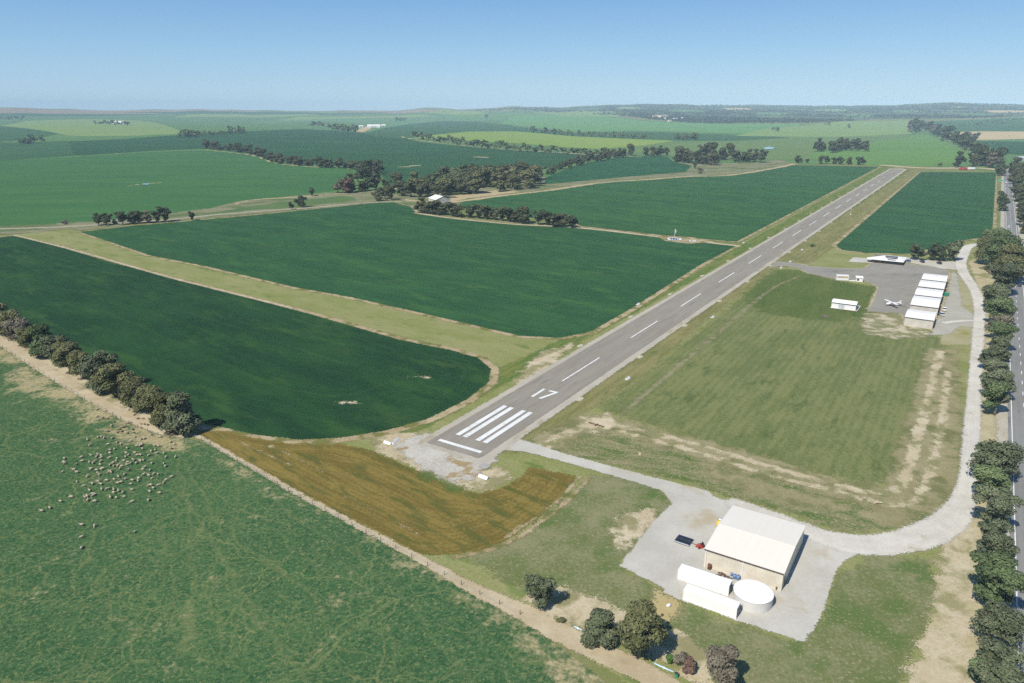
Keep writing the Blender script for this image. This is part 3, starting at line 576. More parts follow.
strip('field_margin', [(206, 150), (250, 155), (272, 162), (300, 166), (340, 168), (357, 169)], 8, mf_edge, 5)
strip('field_margin', [(400, 136.5), (415, 139.5), (470, 146), (520, 150.5), (585, 154.5), (640, 157)], 12, mf_edge, 5)
strip('crossing_track', [(886, 165.5), (920, 168), (950, 168.3), (975, 168), (1000, 170)], 22, farfield('cross_track_dirt', rgb(188, 170, 134), rgb(200, 184, 150), rgb(170, 150, 112), big=30, mid=10, fine=3, soft=3, fray=3, fraysize=8), 6)
area('field_clearing', [(440, 204), (470, 198), (500, 194.5), (520, 192), (500, 190), (450, 196), (425, 205)], mf_edge, 5, res=4)
area('farmyard', [(355, 131.5), (362, 127.8), (370, 126.5), (371, 129), (364, 132.2), (358, 132.8)], mf_tan, 6)
strip('bare_ground', [(126, 186.3), (140, 184.5), (152, 183.5), (162, 182.6)], 4, mf_edge, 5)
strip('bare_ground', [(400, 167), (407, 167)], 10, mf_edge, 5); strip('bare_ground', [(412, 166), (418, 165.5)], 10, mf_edge, 5); strip('bare_ground', [(477, 157), (486, 157.5)], 14, mf_edge, 5)
strip('bare_ground', [(70, 134.5), (82, 134)], 20, mf_edge, 5); strip('bare_ground', [(0, 142), (14, 141.5)], 20, mf_edge, 5); strip('bare_ground', [(112, 154), (119, 154)], 14, mf_edge, 5)
def water_mat():
    s = NT('dam_water'); return s.finish(rgb(150, 170, 190), .12, .5)
m_water = water_mat()
for name, px in (('farm_dam', [(141, 184.8), (144, 183.9), (149, 183.9), (150.5, 184.5), (147, 185.2)]), ('farm_dam', [(763, 148.2), (769, 147), (775, 147.8), (772, 149.4), (765, 149.4)])):
    P = WP(px); z = max(gz(p) for p in P) + .6
    flat('dam_water', [P], z, m_water)
# ------------------------------------------------------------------ trees
def leaf_mat(name, dark, mid, light):
    s = NT(name); t = s.attr('tint'); oi = s.n('ObjectInfo')
    t = s.math('MULTIPLY_ADD', s.math('SUBTRACT', oi.outputs['Random'], .5), .35, t, clamp=True)
    col = s.mix(s.ramp(t, .0, .55), dark, mid); col = s.mix(s.ramp(t, .55, 1.0), col, light)
    return s.finish(col, .75, .08)
L_OLIVE = leaf_mat('gum_leaf_olive', (0.067, 0.074, 0.031, 1), (0.118, 0.123, 0.054, 1), (0.192, 0.187, 0.090, 1))
L_GREY = leaf_mat('gum_leaf_grey', (.054, .066, .034, 1), (.100, .116, .064, 1), (.165, .182, .106, 1))
L_GREEN = leaf_mat('gum_leaf_green', (0.051, 0.074, 0.031, 1), (0.095, 0.131, 0.056, 1), (0.159, 0.200, 0.090, 1))
L_RED = leaf_mat('leaf_reddish', (0.077, 0.049, 0.036, 1), (0.134, 0.084, 0.064, 1), (0.198, 0.134, 0.105, 1))
L_BROWN = leaf_mat('leaf_brown', (0.082, 0.072, 0.049, 1), (0.147, 0.128, 0.092, 1), (0.218, 0.195, 0.147, 1))
L_FRESH = leaf_mat('leaf_fresh', (.040, .085, .020, 1), (.075, .140, .035, 1), (.120, .19, .06, 1))
def bark():
    s = NT('bark'); n = s.noise(s.pos(), .4, 4); return s.finish(s.mix(n, (.10, .085, .065, 1), (.24, .21, .17, 1)), .9, .1)
BARK = bark()
L_FARO = leaf_mat('gum_leaf_far', (.040, .046, .022, 1), (.072, .080, .040, 1), (.118, .122, .066, 1))
L_FARD = leaf_mat('gum_leaf_far_dark', (.028, .038, .018, 1), (.052, .068, .034, 1), (.090, .108, .056, 1))
def crown_arrays(hgt, wid, nlobe, nleaf, size, seed, base=.16, shape='round', ragged=1.0):
    g = np.random.default_rng(seed); LC, LRD, LT = [], [], []
    R0 = wid / 2
    for i in range(nlobe):
        t = g.random() ** .8; z = hgt * (base + .10 + (.80 - base) * t)
        prof = {'round': math.sin(math.pi * min(max((z / hgt - base * .6) / (1.06 - base * .6), .05), .96)) ** .6, 'cone': 1.12 - .8 * t, 'flat': .55 + .55 * t}[shape]
        a = g.random() * 6.283; rad = R0 * prof * g.random() ** .5 * (.68 if seed % 2 else .80)
        lr = R0 * (g.uniform(.26, .46) if seed % 2 else g.uniform(.20, .42)) * (1.0 if nlobe > 10 else 1.25)
        LC.append((rad * math.cos(a), rad * math.sin(a), min(z, hgt - lr * .8))); LRD.append(lr); LT.append(g.uniform(-.22, .22))
    LC, LRD, LT = np.array(LC), np.array(LRD), np.array(LT)
    w = LRD ** 2; li = g.choice(nlobe, nleaf, p=w / w.sum())
    d = g.normal(size=(nleaf, 3)); d /= np.linalg.norm(d, axis=1)[:, None]
    d[:, 2] = np.where(g.random(nleaf) < .55, np.abs(d[:, 2]), d[:, 2])
    rr = LRD[li] * np.where(g.random(nleaf) < .78, g.uniform(.80, 1.08 + .1 * ragged, nleaf), g.uniform(.3, .8, nleaf))
    C = LC[li] + d * rr[:, None] * np.array([1, 1, .82])
    tint = np.clip(.48 + LT[li] + g.normal(0, .15, nleaf), 0, 1)
    nrm = d + np.array([0, 0, .25]) + g.normal(0, .42, (nleaf, 3)); nrm /= np.linalg.norm(nrm, axis=1)[:, None]
    u = np.cross(nrm, g.normal(size=(nleaf, 3))); u /= np.linalg.norm(u, axis=1)[:, None]; v = np.cross(nrm, u)
    s = size * g.uniform(.55, 1.25, nleaf)[:, None]
    a1, a2 = g.uniform(.6, 1.1, (nleaf, 1)), g.uniform(.6, 1.1, (nleaf, 1))
    V = np.stack([C - u * s * a1, C - v * s * a2 * .8 + u * s * .1, C + u * s, C + v * s * .75 - nrm * s * .25], 1).reshape(-1, 3)
    keep = (C[:, 2] > hgt * base * .75)
    V = V.reshape(-1, 4, 3)[keep].reshape(-1, 3)
    return V, np.arange(len(V)).reshape(-1, 4), np.repeat(tint[keep], 4)
def crown_mesh(name, mat, *a, **k):
    V, Fq, t = crown_arrays(*a, **k); me = mesh_np(name, V, Fq, [mat])
    at = me.attributes.new('tint', 'FLOAT', 'POINT'); at.data.foreach_set('value', t.astype(np.float32)); return me
def trunk_mb(hgt, wid, seed, seg=7):
    r = random.Random(seed); m = MB(); th = hgt * r.uniform(.3, .42); lx, ly = r.uniform(-.3, .3), r.uniform(-.3, .3)
    tr = hgt * .022 + .06
    m.tube([(0, 0, -.3), (lx * .3, ly * .3, th * .5), (lx, ly, th)], [tr * 1.35, tr, tr * .8], seg)
    n = r.randint(4, 6)
    for k in range(n):
        a = 6.283 * k / n + r.uniform(-.4, .4); q = wid * r.uniform(.2, .34); z1 = hgt * r.uniform(.58, .8)
        m.tube([(lx, ly, th * .93), (lx + q * .5 * math.cos(a), ly + q * .5 * math.sin(a), (th + z1) / 2), (lx + q * math.cos(a), ly + q * math.sin(a), z1)], [tr * .62, tr * .42, tr * .16], 5)
    return m
# prototypes: (height, width); scaled to each tree
NEAR = []
for i, (h_, w_, nl, nf_, sz, shp) in enumerate([(10, 9, 26, 9000, .30, 'round'), (11, 8, 24, 9000, .30, 'round'), (10, 9.5, 30, 9500, .30, 'flat'), (10, 8, 22, 8500, .30, 'cone'), (9, 9, 22, 8500, .30, 'round'), (10, 9, 34, 9500, .28, 'round'), (11, 9.5, 17, 6500, .30, 'flat'), (10.5, 8.5, 15, 6000, .30, 'round')]):
    NEAR.append((h_, w_, crown_mesh('crown', L_OLIVE, h_, w_, nl, nf_, sz, 100 + i, base=.03 if i < 6 else .16, shape=shp), trunk_mb(h_, w_, 50 + i).mesh('trunk', BARK, True)))
MID = []
for i, (h_, w_, nl, nf_, sz, shp) in enumerate([(10, 8, 13, 1500, .62, 'round'), (10, 8.5, 15, 1550, .62, 'flat'), (10, 7, 12, 1400, .6, 'cone'), (10, 9, 14, 1550, .64, 'round'), (10, 7.5, 12, 1400, .6, 'flat')]):
    MID.append((h_, w_, crown_mesh('crown', L_OLIVE, h_, w_, nl, nf_, sz, 200 + i, base=.06, shape=shp), trunk_mb(h_, w_, 70 + i, 5).mesh('trunk', BARK)))
def merged_tree(c, t):
    """crown and trunk of a small far tree as one mesh"""
    nv, nc = len(c.vertices), len(c.polygons); V = np.empty(nv * 3, np.float32); c.vertices.foreach_get('co', V)
    v2 = [tuple(v.co) for v in t.vertices]; f2 = [tuple(i + nv for i in p.vertices) for p in t.polygons]
    me = bpy.data.meshes.new('gum_tree'); me.from_pydata([tuple(p) for p in V.reshape(-1, 3)] + v2, [], [tuple(p.vertices) for p in c.polygons] + f2)
    me.materials.append(L_OLIVE); me.materials.append(BARK)
    me.polygons.foreach_set('material_index', [0] * nc + [1] * len(f2))
    T = np.empty(nv, np.float32); c.attributes['tint'].data.foreach_get('value', T)
    at = me.attributes.new('tint', 'FLOAT', 'POINT'); at.data.foreach_set('value', np.concatenate([T, np.zeros(len(v2), np.float32)])); me.update(); return me
SMALL = [(h_, w_, merged_tree(c, t)) for h_, w_, c, t in MID]
FARV = [crown_arrays(10, 9, 6, 60, 1.5, 300 + i, base=.08) for i in range(5)]
TREES = []        # (base xy, width m, height m, leaf material, label, group, name, size px)
KINDS = {'o': (L_OLIVE, 'olive green'), 'g': (L_GREY, 'grey green'), 'd': (L_GREEN, 'dark green'), 'r': (L_RED, 'reddish brown'), 'b': (L_BROWN, 'dull brown')}
def tree_at(px, py, wpx, ratio, kind, label, group, stuff=False, name='gum_tree'):
    p = W(px, py); w = wpx / pxm(p)
    m = KINDS[kind][0]
    if wpx < 16:
        w *= 1.25; ratio *= .86; m = {'o': L_FARO, 'g': L_FARO, 'd': L_FARD}.get(kind, m)
    TREES.append(dict(p=p, w=w, h=w * ratio, m=m, label=label, group=group, px=wpx * ratio, stuff=stuff, name=name))
def group_row(items, group, lab, kinds='oogd', order=None, stuff=False, rows=None):
    """items: (base px, base py, width px, height ratio[, kind]); lab(ordinal, colour)"""
    for i, it in enumerate(items):
        k = it[4] if len(it) > 4 else random.choice(kinds)
        tree_at(it[0], it[1], it[2], it[3], k, lab(nth(i + 1), KINDS[k][1]), group, stuff)
def along(px, n, w, ratio=1.15, jx=.4, jy=.4, wj=.25, gap=0.0):
    P = np.array(px, float); d = np.r_[0, np.cumsum(np.hypot(*(P[1:] - P[:-1]).T))]; out = []
    for k in range(n):
        if random.random() < gap: continue
        s = d[-1] * (k + .5) / n; x, y = np.interp(s, d, P[:, 0]), np.interp(s, d, P[:, 1])
        out.append((x + random.uniform(-jx, jx) * w, y + random.uniform(-jy, jy) * 1.0, w * random.uniform(1 - wj, 1 + wj), ratio * random.uniform(.85, 1.2)))
    return out
def fill(px, n, w, ratio=1.1, wj=.25):
    P = np.array(px, float); out = []; tries = 0
    while len(out) < n and tries < 9000:
        tries += 1; x, y = random.uniform(P[:, 0].min(), P[:, 0].max()), random.uniform(P[:, 1].min(), P[:, 1].max())
        if sdf_poly(P, np.array([x]), np.array([y]))[0] < 0: continue
        if min([((x - o[0]) / (w * .55)) ** 2 + ((y - o[1]) / (w * .13)) ** 2 for o in out] or [9]) < 1: continue
        out.append((x, y, w * random.uniform(1 - wj, 1 + wj), ratio * random.uniform(.85, 1.2)))
    return sorted(out)
# foreground row above the sheep track (read from its end by the bare corner towards the far end)
T1 = [(183, 428, 31, 1.3, 'g'), (166, 421, 25, 1.3, 'o'), (152, 415, 26, 1.3, 'o'), (137, 407, 25, 1.32, 'o'), (119, 394, 29, 1.25, 'o'), (103, 387, 29, 1.3, 'g'), (83, 374, 20, 1.35, 'o'), (70, 367, 23, 1.3, 'o'), (58, 361, 24, 1.25, 'g'), (45, 352, 24, 1.3, 'd'), (32, 347, 19, 1.3, 'o'), (21, 341, 21, 1.25, 'b'), (11, 335, 20, 1.4, 'o'), (1, 330, 22, 1.4, 'o'), (-12, 323, 22, 1.4, 'o'), (-26, 316, 22, 1.3, 'o')]
group_row([(x + .5, y + 5, w * 1.25, r * .86, k) for x, y, w, r, k in T1],
          'gum tree row above the sheep track', lambda o, c: f'{o} tree, {c}, from the bare corner in the row above the sheep track')
tree_at(540, 606, 31, 1.22, 'g', 'narrow grey green tree standing alone beside the dirt track, nearest the browned strip', 'trees along the dirt track below the yard')
tree_at(600, 643, 38, 1.0, 'g', 'round blue grey tree beside the track, touching the big olive tree', 'trees along the dirt track below the yard')
tree_at(639, 657, 49, 1.12, 'o', 'biggest olive green tree by the dirt track, with a black shadow beside it', 'trees along the dirt track below the yard')
tree_at(720, 690, 44, 1.1, 'b', 'dull brown grey tree at the bottom edge, below the white containers', 'trees along the dirt track below the yard')
# between access road and highway
HR = [(997, 700, 48, 1.05, 'g'), (985, 690, 34, .9, 'd'), (998, 676, 44, 1.0, 'g'), (999, 646, 46, 1.05, 'g'), (996, 610, 52, 1.05, 'd'), (998, 562, 41, 1.05, 'g'), (993, 531, 42, 1.05, 'g'), (993, 503, 42, .9, 'd'), (996, 481, 46, .95, 'g'),
      (998, 415, 33, 1.1, 'd'), (998, 399, 30, 1.0, 'g'), (998, 386, 28, 1.0, 'g'), (993, 371, 22, 1.1, 'g'), (1000, 361, 26, 1.0, 'g'), (1002, 351, 28, 1.0, 'd'), (1000, 339, 28, .9, 'b'), (1001, 325, 28, 1.0, 'd'), (1001, 310, 29, 1.0, 'g'), (1001, 296, 32, 1.0, 'g'), (1004, 283, 36, 1.15, 'o'), (1000, 272, 34, 1.1, 'd'), (986, 265, 26, 1.1, 'o'), (994, 257, 28, 1.0, 'd')]
group_row([(it[0] - (4 if it[1] > 300 else 1), it[1], it[2] * 1.0) + tuple(it[3:]) for it in HR], 'trees between the access road and the highway', lambda o, c: f'{o} tree, {c}, from the near end between access road and highway')
group_row([(1001, 211, 9.5, 1.4, 'd'), (1002.4, 202, 9, 1.2, 'd'), (1000.5, 176, 9, 1.3, 'd'), (1001, 171, 9, 1.1, 'd')], 'dark trees west of the far highway', lambda o, c: f'{o} dark tree from the near end along the far highway shoulder')
group_row([(918, 260, 15, 1.05, 'o'), (933, 260, 13, 1.0, 'd'), (941, 261, 15, 1.1, 'd'), (952, 261, 19, 1.1, 'g')], 'trees behind the hangar car park', lambda o, c: f'{o} tree, {c}, from the clubhouse along the gravel car park')
EB = along([(1026, 236), (1022, 215), (1018, 195), (1015, 180), (1014, 170)], 16, 11, 1.15, .1, .4) + along([(1040, 236), (1034, 210), (1028, 190), (1024, 172)], 10, 11, 1.15, .3, .5)
group_row(EB, 'dense belt east of the far highway', lambda o, c: f'{o} tree, {c}, from the near end right of the far highway', 'ood')
# mid distance
group_row([(99, 225.5, 10, 1.15, 'd'), (107, 225.5, 10, 1.15, 'o'), (115, 224.5, 5, 1.0), (123, 224.5, 11, 1.2, 'g'), (131, 224, 10, 1.25), (139, 223.5, 10, 1.25, 'd'), (148, 223, 10, 1.2, 'b'), (157, 222.5, 10, 1.1), (165, 222, 12, 1.2, 'd')], 'tree clump beside the creek track', lambda o, c: f'{o} tree from the left in the isolated clump beside the pale creek track')
group_row([(65, 224.5, 5, .9, 'b'), (192, 220.5, 6, 1.4, 'd'), (292, 209.5, 5, 1.5, 'd'), (301, 207.5, 9, 1.3, 'd'), (312, 196, 6, 1.3, 'd')], 'single trees on the creek flat', lambda o, c: f'{o} lone small tree from the left on the pale creek flat')
group_row([(338, 193, 11, 1.2, 'b'), (346, 193, 12, 1.25, 'r'), (353, 192, 9, 1.2), (361, 191.5, 9, 1.2), (368, 190.5, 10, 1.2), (376, 190, 14, 1.2, 'd'), (349, 186, 11, 1.1), (358, 182, 12, 1.1, 'd'), (363, 179, 13, 1.1, 'd'), (370, 179, 10, 1.2, 'd'), (375, 175, 11, 1.1), (379, 173, 10, 1.2, 'd')], 'dark clump at the corner of the light green field', lambda o, c: f'{o} tree from the front left in the clump at the light green field corner')
group_row([(377, 201, 9, 1.3, 'o'), (385, 199, 10, 1.15), (391, 200, 12, 1.2, 'o'), (388, 193, 11, 1.2), (398, 190, 13, 1.2, 'o'), (402, 196, 10, 1.2)], 'trees at the wood end near the creek', lambda o, c: f'{o} tree in the small open group between dark clump and wood')
WOOD = fill([(408, 200), (426, 199), (450, 197.5), (470, 195), (500, 192.5), (520, 190), (546, 187), (548, 181), (530, 177), (500, 176), (470, 178), (440, 184), (412, 192)], 52, 15, 1.0)
group_row(WOOD, 'gum wood behind the white roofed shed', lambda o, c: f'{o} gum tree from the left in the wood behind the shed', 'oooggd')
SHR = [(421, 213, 11, 1.25), (429, 213.5, 10, 1.1), (436, 214, 11, 1.15), (444, 215, 10, 1.0), (452, 216.5, 11, 1.1), (460, 217, 10, .9), (470, 217.5, 10, .9), (478, 218.5, 11, 1.1), (486, 219.5, 11, 1.1), (494, 220, 10, 1.1), (502, 221, 11, 1.1), (509, 222, 11, 1.1), (516, 222.5, 10, 1.0), (524, 223.5, 12, 1.15), (538, 224.5, 11, 1.2), (547, 225.5, 11, 1.1), (557, 226.5, 12, 1.0), (565, 227, 11, 1.0), (573, 227.5, 10, .95)]
group_row([(x, y, w * 1.18, r * .95) for x, y, w, r in SHR], 'tree row in front of the white roofed shed', lambda o, c: f'{o} tree from the left in the row along the track before the shed', 'odgo')
group_row(along([(206, 148.5), (240, 153), (260, 157), (275, 163), (300, 165.5), (335, 168), (360, 169.5), (378, 168)], 40, 7.2, 1.1, .4), 'tree line above the light green field', lambda o, c: f'{o} tree from the left in the long line edging the light green field', 'odg')
group_row(along([(545, 176), (560, 170), (578, 166), (600, 160.5), (618, 157.5), (634, 155.5)], 24, 6.5, 1.15, .3, .8), 'dense hedge line right of the wood', lambda o, c: f'{o} tree from the left in the dense line leading right from the wood', 'ood')
group_row(along([(643, 156), (668, 156)], 6, 6, 1.3) + along([(672, 161), (690, 163), (720, 165)], 13, 8, 1.25, .4, 1) + along([(700, 158), (730, 159.5), (745, 163), (762, 163)], 14, 8, 1.35, .3, 1.5), 'olive clump left of the runway end', lambda o, c: f'{o} tree, {c}, in the olive clump left of the far runway end', 'oodg')
group_row([(695, 168.5, 5, 1.5, 'd'), (700.5, 173.5, 5, 1.2, 'b')], 'pair of trees on the bare creek flat', lambda o, c: f'{"upper dark" if o == "first" else "lower brown"} small tree of two alone on the bare creek flat')
group_row(fill([(815, 152), (835, 149), (866, 148), (866, 152.5), (830, 153)], 14, 7, 1.3), 'dark grove beyond the runway', lambda o, c: f'{o} tree from the left in the dark grove beyond the runway end', 'dg')
group_row([(798, 163, 8, .9), (807, 163, 4, 1), (821, 164, 6, 1.2), (827, 164, 6, 1.3), (835, 164, 6, 1.1), (841, 164.5, 6, 1.3), (848, 164.5, 6, 1.2), (858, 165, 6, 1.2), (863, 165, 6, 1.3)], 'small row beside the runway end', lambda o, c: f'{o} tree from the left in the low row below the dark grove', 'od')
NB = along([(908, 132), (925, 131.5)], 8, 7, 1.5, .5, .6) + along([(929, 133.5), (945, 140), (965, 149), (985, 158), (1000, 165)], 24, 7.5, 1.2, .5, 1.0) + [(958, 167.5, 11, 1.4, 'd'), (964, 142, 8, 1.2), (970, 142, 8, 1.2), (975, 142, 7, 1.2)] + along([(972, 166), (998, 168)], 8, 9, 1.4, .4, 1)
group_row(NB, 'diagonal belt beyond the runway end', lambda o, c: f'{o} tree from the far end in the diagonal belt beyond the runway', 'ddob')
# far lines, drawn as one mass beyond the three hundred that show largest
group_row(along([(413, 139), (460, 145), (520, 151), (585, 155.5), (612, 156)], 62, 6.2, 1.05, .4), 'far line', lambda o, c: '', 'od', stuff=True)
for px_, n_, w_ in (([(530, 132), (575, 136), (650, 139)], 60, 3.6), ([(678, 139.5), (698, 139.7)], 16, 4.5), ([(180, 137.3), (195, 137.3)], 16, 4.5), ([(198, 136), (246, 133)], 30, 3.2), ([(228, 130), (243, 129.5)], 10, 3.0),
                    ([(331, 130), (345, 131), (358, 132)], 22, 4.2), ([(310, 126.5), (324, 126)], 8, 3.2), ([(395, 121.5), (404, 121)], 8, 3), ([(22, 144), (34, 144)], 9, 5), ([(37, 141), (42, 141)], 3, 4.5), ([(30, 139), (33, 139)], 2, 4), ([(485, 118), (490, 118)], 5, 2.4), ([(437, 128), (438, 128)], 2, 2.4), ([(95, 124), (130, 125)], 26, 2.6), ([(0, 120), (25, 119)], 12, 2.4), ([(773, 131.5), (779, 131.5)], 5, 3), ([(826, 125.5), (828, 125.5)], 2, 3), ([(847, 128), (849, 128)], 2, 3), ([(960, 127), (1020, 122)], 12, 2.6), ([(835, 121), (850, 121)], 9, 2.6)):
    group_row(along(px_, n_, w_, 1.2, .6, .35, .35), 'far', lambda o, c: '', 'od', stuff=True)
def place_tree(t, i):
    p = t['p']; z = gz(p); s = t['px']; rz = random.uniform(0, 6.28)
    if s > 9.0:
        protos = (NEAR[:6] if 'track' in t['group'] else NEAR) if s > 24 else MID
        h_, w_, cm, tm = protos[(i * 5 + int(s * 7)) % len(protos)]
        o = thing(t['name'], t['label'], 'tree', (p[0], p[1], z), rz, t['group']); o.scale = (t['w'] / w_, t['w'] / w_ * random.uniform(.92, 1.08), t['h'] / h_)
        for nm, me, m in (('trunk', tm, BARK), ('crown', cm, t['m'])):
            c = link(bpy.data.objects.new(nm, me)); c.parent = o
            c.material_slots[0].link = 'OBJECT'; c.material_slots[0].material = m
    else:
        h_, w_, me = SMALL[(i * 3 + int(s * 7)) % len(SMALL)]
        o = link(bpy.data.objects.new(t['name'], me)); tag(o, t['label'], 'tree', t['group'])
        o.location = (p[0], p[1], z); o.rotation_euler = (0, 0, rz); o.scale = (t['w'] / w_, t['w'] / w_, t['h'] / h_)
        o.material_slots[0].link = 'OBJECT'; o.material_slots[0].material = t['m']
single = [t for t in TREES if not t['stuff']]; print('single trees', len(single))
for i, t in enumerate(single): place_tree(t, i)
# mass of far trees
def mass(name, specs, mat, label, cat):
    VV, TT = [], []
    for k, (p, w, h_) in enumerate(specs):
        V, Fq, tn = FARV[k % 5]; a = rng.random() * 6.28; c, s_ = math.cos(a), math.sin(a)
        q = V / np.array([9, 9, 10]) * np.array([w, w, h_]); q = np.stack([q[:, 0] * c - q[:, 1] * s_, q[:, 0] * s_ + q[:, 1] * c, q[:, 2]], 1)
        VV.append(q + np.array([p[0], p[1], gz(p) - .3])); TT.append(np.clip(tn + rng.normal(0, .12), 0, 1))
    V = np.concatenate(VV); me = mesh_np(name, V, np.arange(len(V)).reshape(-1, 4), [mat])
    at = me.attributes.new('tint', 'FLOAT', 'POINT'); at.data.foreach_set('value', np.concatenate(TT).astype(np.float32))
    o = link(bpy.data.objects.new(name, me)); tag(o, label, cat, kind='stuff')
mass('distant_trees', [(t['p'], t['w'], t['h']) for t in TREES if t['stuff']], L_GREEN, 'small dark trees in lines and clumps far across the plain', 'trees')
# wooded hills on the skyline: trees thicken and thin in patches
WP_ = [(440, 112), (520, 108), (600, 106), (640, 104.4), (760, 105.6), (850, 106.3), (945, 103.4), (1024, 104.8), (1400, 105), (1400, 118), (1024, 117), (930, 119.5), (880, 119.5), (800, 123.5), (700, 123.5), (655, 120), (620, 116), (560, 113), (520, 112)]
Pn = np.array(WP_, float); specs = []; tries = 0
while len(specs) < 6500 and tries < 60000:
    tries += 1; x = rng.uniform(440, 1400); y = rng.uniform(103, 124)
    if sdf_poly(Pn, np.array([x]), np.array([y]))[0] < 0: continue
    if any(((x - c[0]) / (c[2] * .95)) ** 2 + ((y - c[1]) / c[3]) ** 2 < 1 and rng.random() > .06 for c in CLEAR): continue
    p = W(x, y); q = p / 1000
    dens = math.sin(q[0] * 2.1 + 1.7 * math.sin(q[1] * 1.3)) * math.sin(q[1] * 1.9 + 1.1 * math.sin(q[0] * 1.7 + 2)) + .6 * math.sin(q[0] * 5.3 + q[1] * 4.1)
    if x < 600: dens -= .5
    if rng.random() > dens * .8 + .55: continue
    specs.append((p, rng.uniform(14, 30), rng.uniform(8, 14)))
mass('wooded_hills', specs, leaf_mat('woodland_leaf', (.022, .034, .018, 1), (.040, .058, .030, 1), (.07, .092, .048, 1)), 'dark blue green woodland scattered over the hills on the skyline', 'woodland')
# ------------------------------------------------------------------ materials for built things
def paint(name, c, rough=.5, spec=.4, var=.06, metal=0.0, size=1.2):
    """painted or plain surface with slight grime"""
    s = NT(name); tc = s.n('TexCoord').outputs['Object']; n = s.noise(tc, size, 4, .6); n2 = s.noise(tc, size * .12, 3, .7)
    f = s.math('MULTIPLY_ADD', n2, .4, s.math('MULTIPLY', n, .6)); d = tuple(max(x * (1 - 4 * var), 0) for x in c[:3]) + (1,)
    return s.finish(s.mix(s.ramp(f, .35, .7), d, c), rough, spec, metal=metal)
def ribbed(name, c, axis=0, pitch=.3, rough=.45, var=.05, depth=.02):
    """profiled steel sheet: real ribs through bump"""
    s = NT(name); tc = s.n('TexCoord').outputs['Object']; x = s.n('SeparateXYZ'); s.l(tc, x.inputs[0])
    w = s.math('SINE', s.math('MULTIPLY', x.outputs[axis], 6.283 / pitch)); n = s.noise(tc, 2.5, 4, .6)
    cb = s.n('CombineXYZ'); s.l(x.outputs[axis], cb.inputs[0]); sheet = s.noise(cb.outputs[0], .9, 1, .5, 3.0)      # each sheet weathers a little differently
    st = s.n('Mapping', vector_type='TEXTURE'); st.inputs['Scale'].default_value = (.35, .35, 3.0); s.l(tc, st.inputs['Vector']); run = s.noise(st.outputs[0], .8, 4, .6, 8.0)
    d = tuple(v * (1 - 4 * var) for v in c[:3]) + (1,); d2 = tuple(v * .955 for v in c[:3]) + (1,)
    c = s.mix(s.ramp(sheet, .40, .62), d2, c); c = s.mix(s.math('MULTIPLY', s.ramp(run, .56, .74), .22), c, tuple(v * .72 for v in d[:3]) + (1,))
    return s.finish(s.mix(s.ramp(n, .35, .7), d, c), rough, .35, bump=(w, .35, depth))
M_WHITE = paint('white_painted_steel', (.70, .69, .67, 1), .4, .4, .03)
M_CREAM = ribbed('cream_wall_sheet', (.62, .56, .45, 1), 0, .35)
M_ROOF = ribbed('offwhite_roof_sheet', (.63, .59, .51, 1), 0, .4, .4, .012)
M_WROOF = ribbed('white_roof_sheet', (.72, .69, .64, 1), 0, .4, .4, .015)
M_CONT = paint('container_paint', (.72, .715, .70, 1), .4, .4, .012)
M_TRIM = paint('brown_trim', (.10, .075, .055, 1), .5)
M_DARK = paint('dark_steel', (.035, .035, .038, 1), .5)
M_BLACK = paint('black_rubber', (.018, .018, .02, 1), .7)
M_GLASS = paint('dark_glass', (.02, .025, .03, 1), .08, .6)
M_GALV = paint('galvanised_steel', (.45, .47, .50, 1), .35, .5, .05)
M_CONC = paint('concrete', (.44, .42, .38, 1), .9, .1)
M_RED = paint('red_paint', (.42, .06, .04, 1), .4); M_YEL = paint('yellow_plastic', (.75, .50, .03, 1), .4)
M_BLUE = paint('blue_plastic', (.12, .20, .38, 1), .4); M_GRN = paint('green_plastic', (.04, .30, .18, 1), .4)
M_RUST = paint('rusty_steel', (.16, .075, .045, 1), .8, .1, .1); M_PIPE = paint('pale_blue_pipe', (.46, .66, .80, 1), .4)
M_WOOL = paint('wool', (.42, .355, .255, 1), .95, .05, .06, size=.3); M_WOOLD = paint('dusty_wool', (.30, .22, .16, 1), .95, .05, .08, size=.3); M_FACE = paint('sheep_face', (.45, .38, .30, 1), .9, .05)
M_SOLAR = paint('solar_cells', (.015, .018, .03, 1), .15, .6); M_CARD = paint('pale_timber', (.48, .40, .28, 1), .8, .1)
M_PAD = paint('limestone_pad', (.42, .38, .28, 1), .95, .05, .06); M_BEIGE = ribbed('beige_wall_sheet', (.50, .47, .41, 1), 0, .35)
M_BLUEW = paint('dull_blue_sheet', (.36, .44, .56, 1), .35, .5); M_ORANGE = paint('orange_brown_trim', (.50, .26, .12, 1), .6)
M_SILVER = paint('silver_paint', (.55, .57, .60, 1), .3, .5); M_NAVY = paint('navy_paint', (.02, .03, .07, 1), .3, .5)

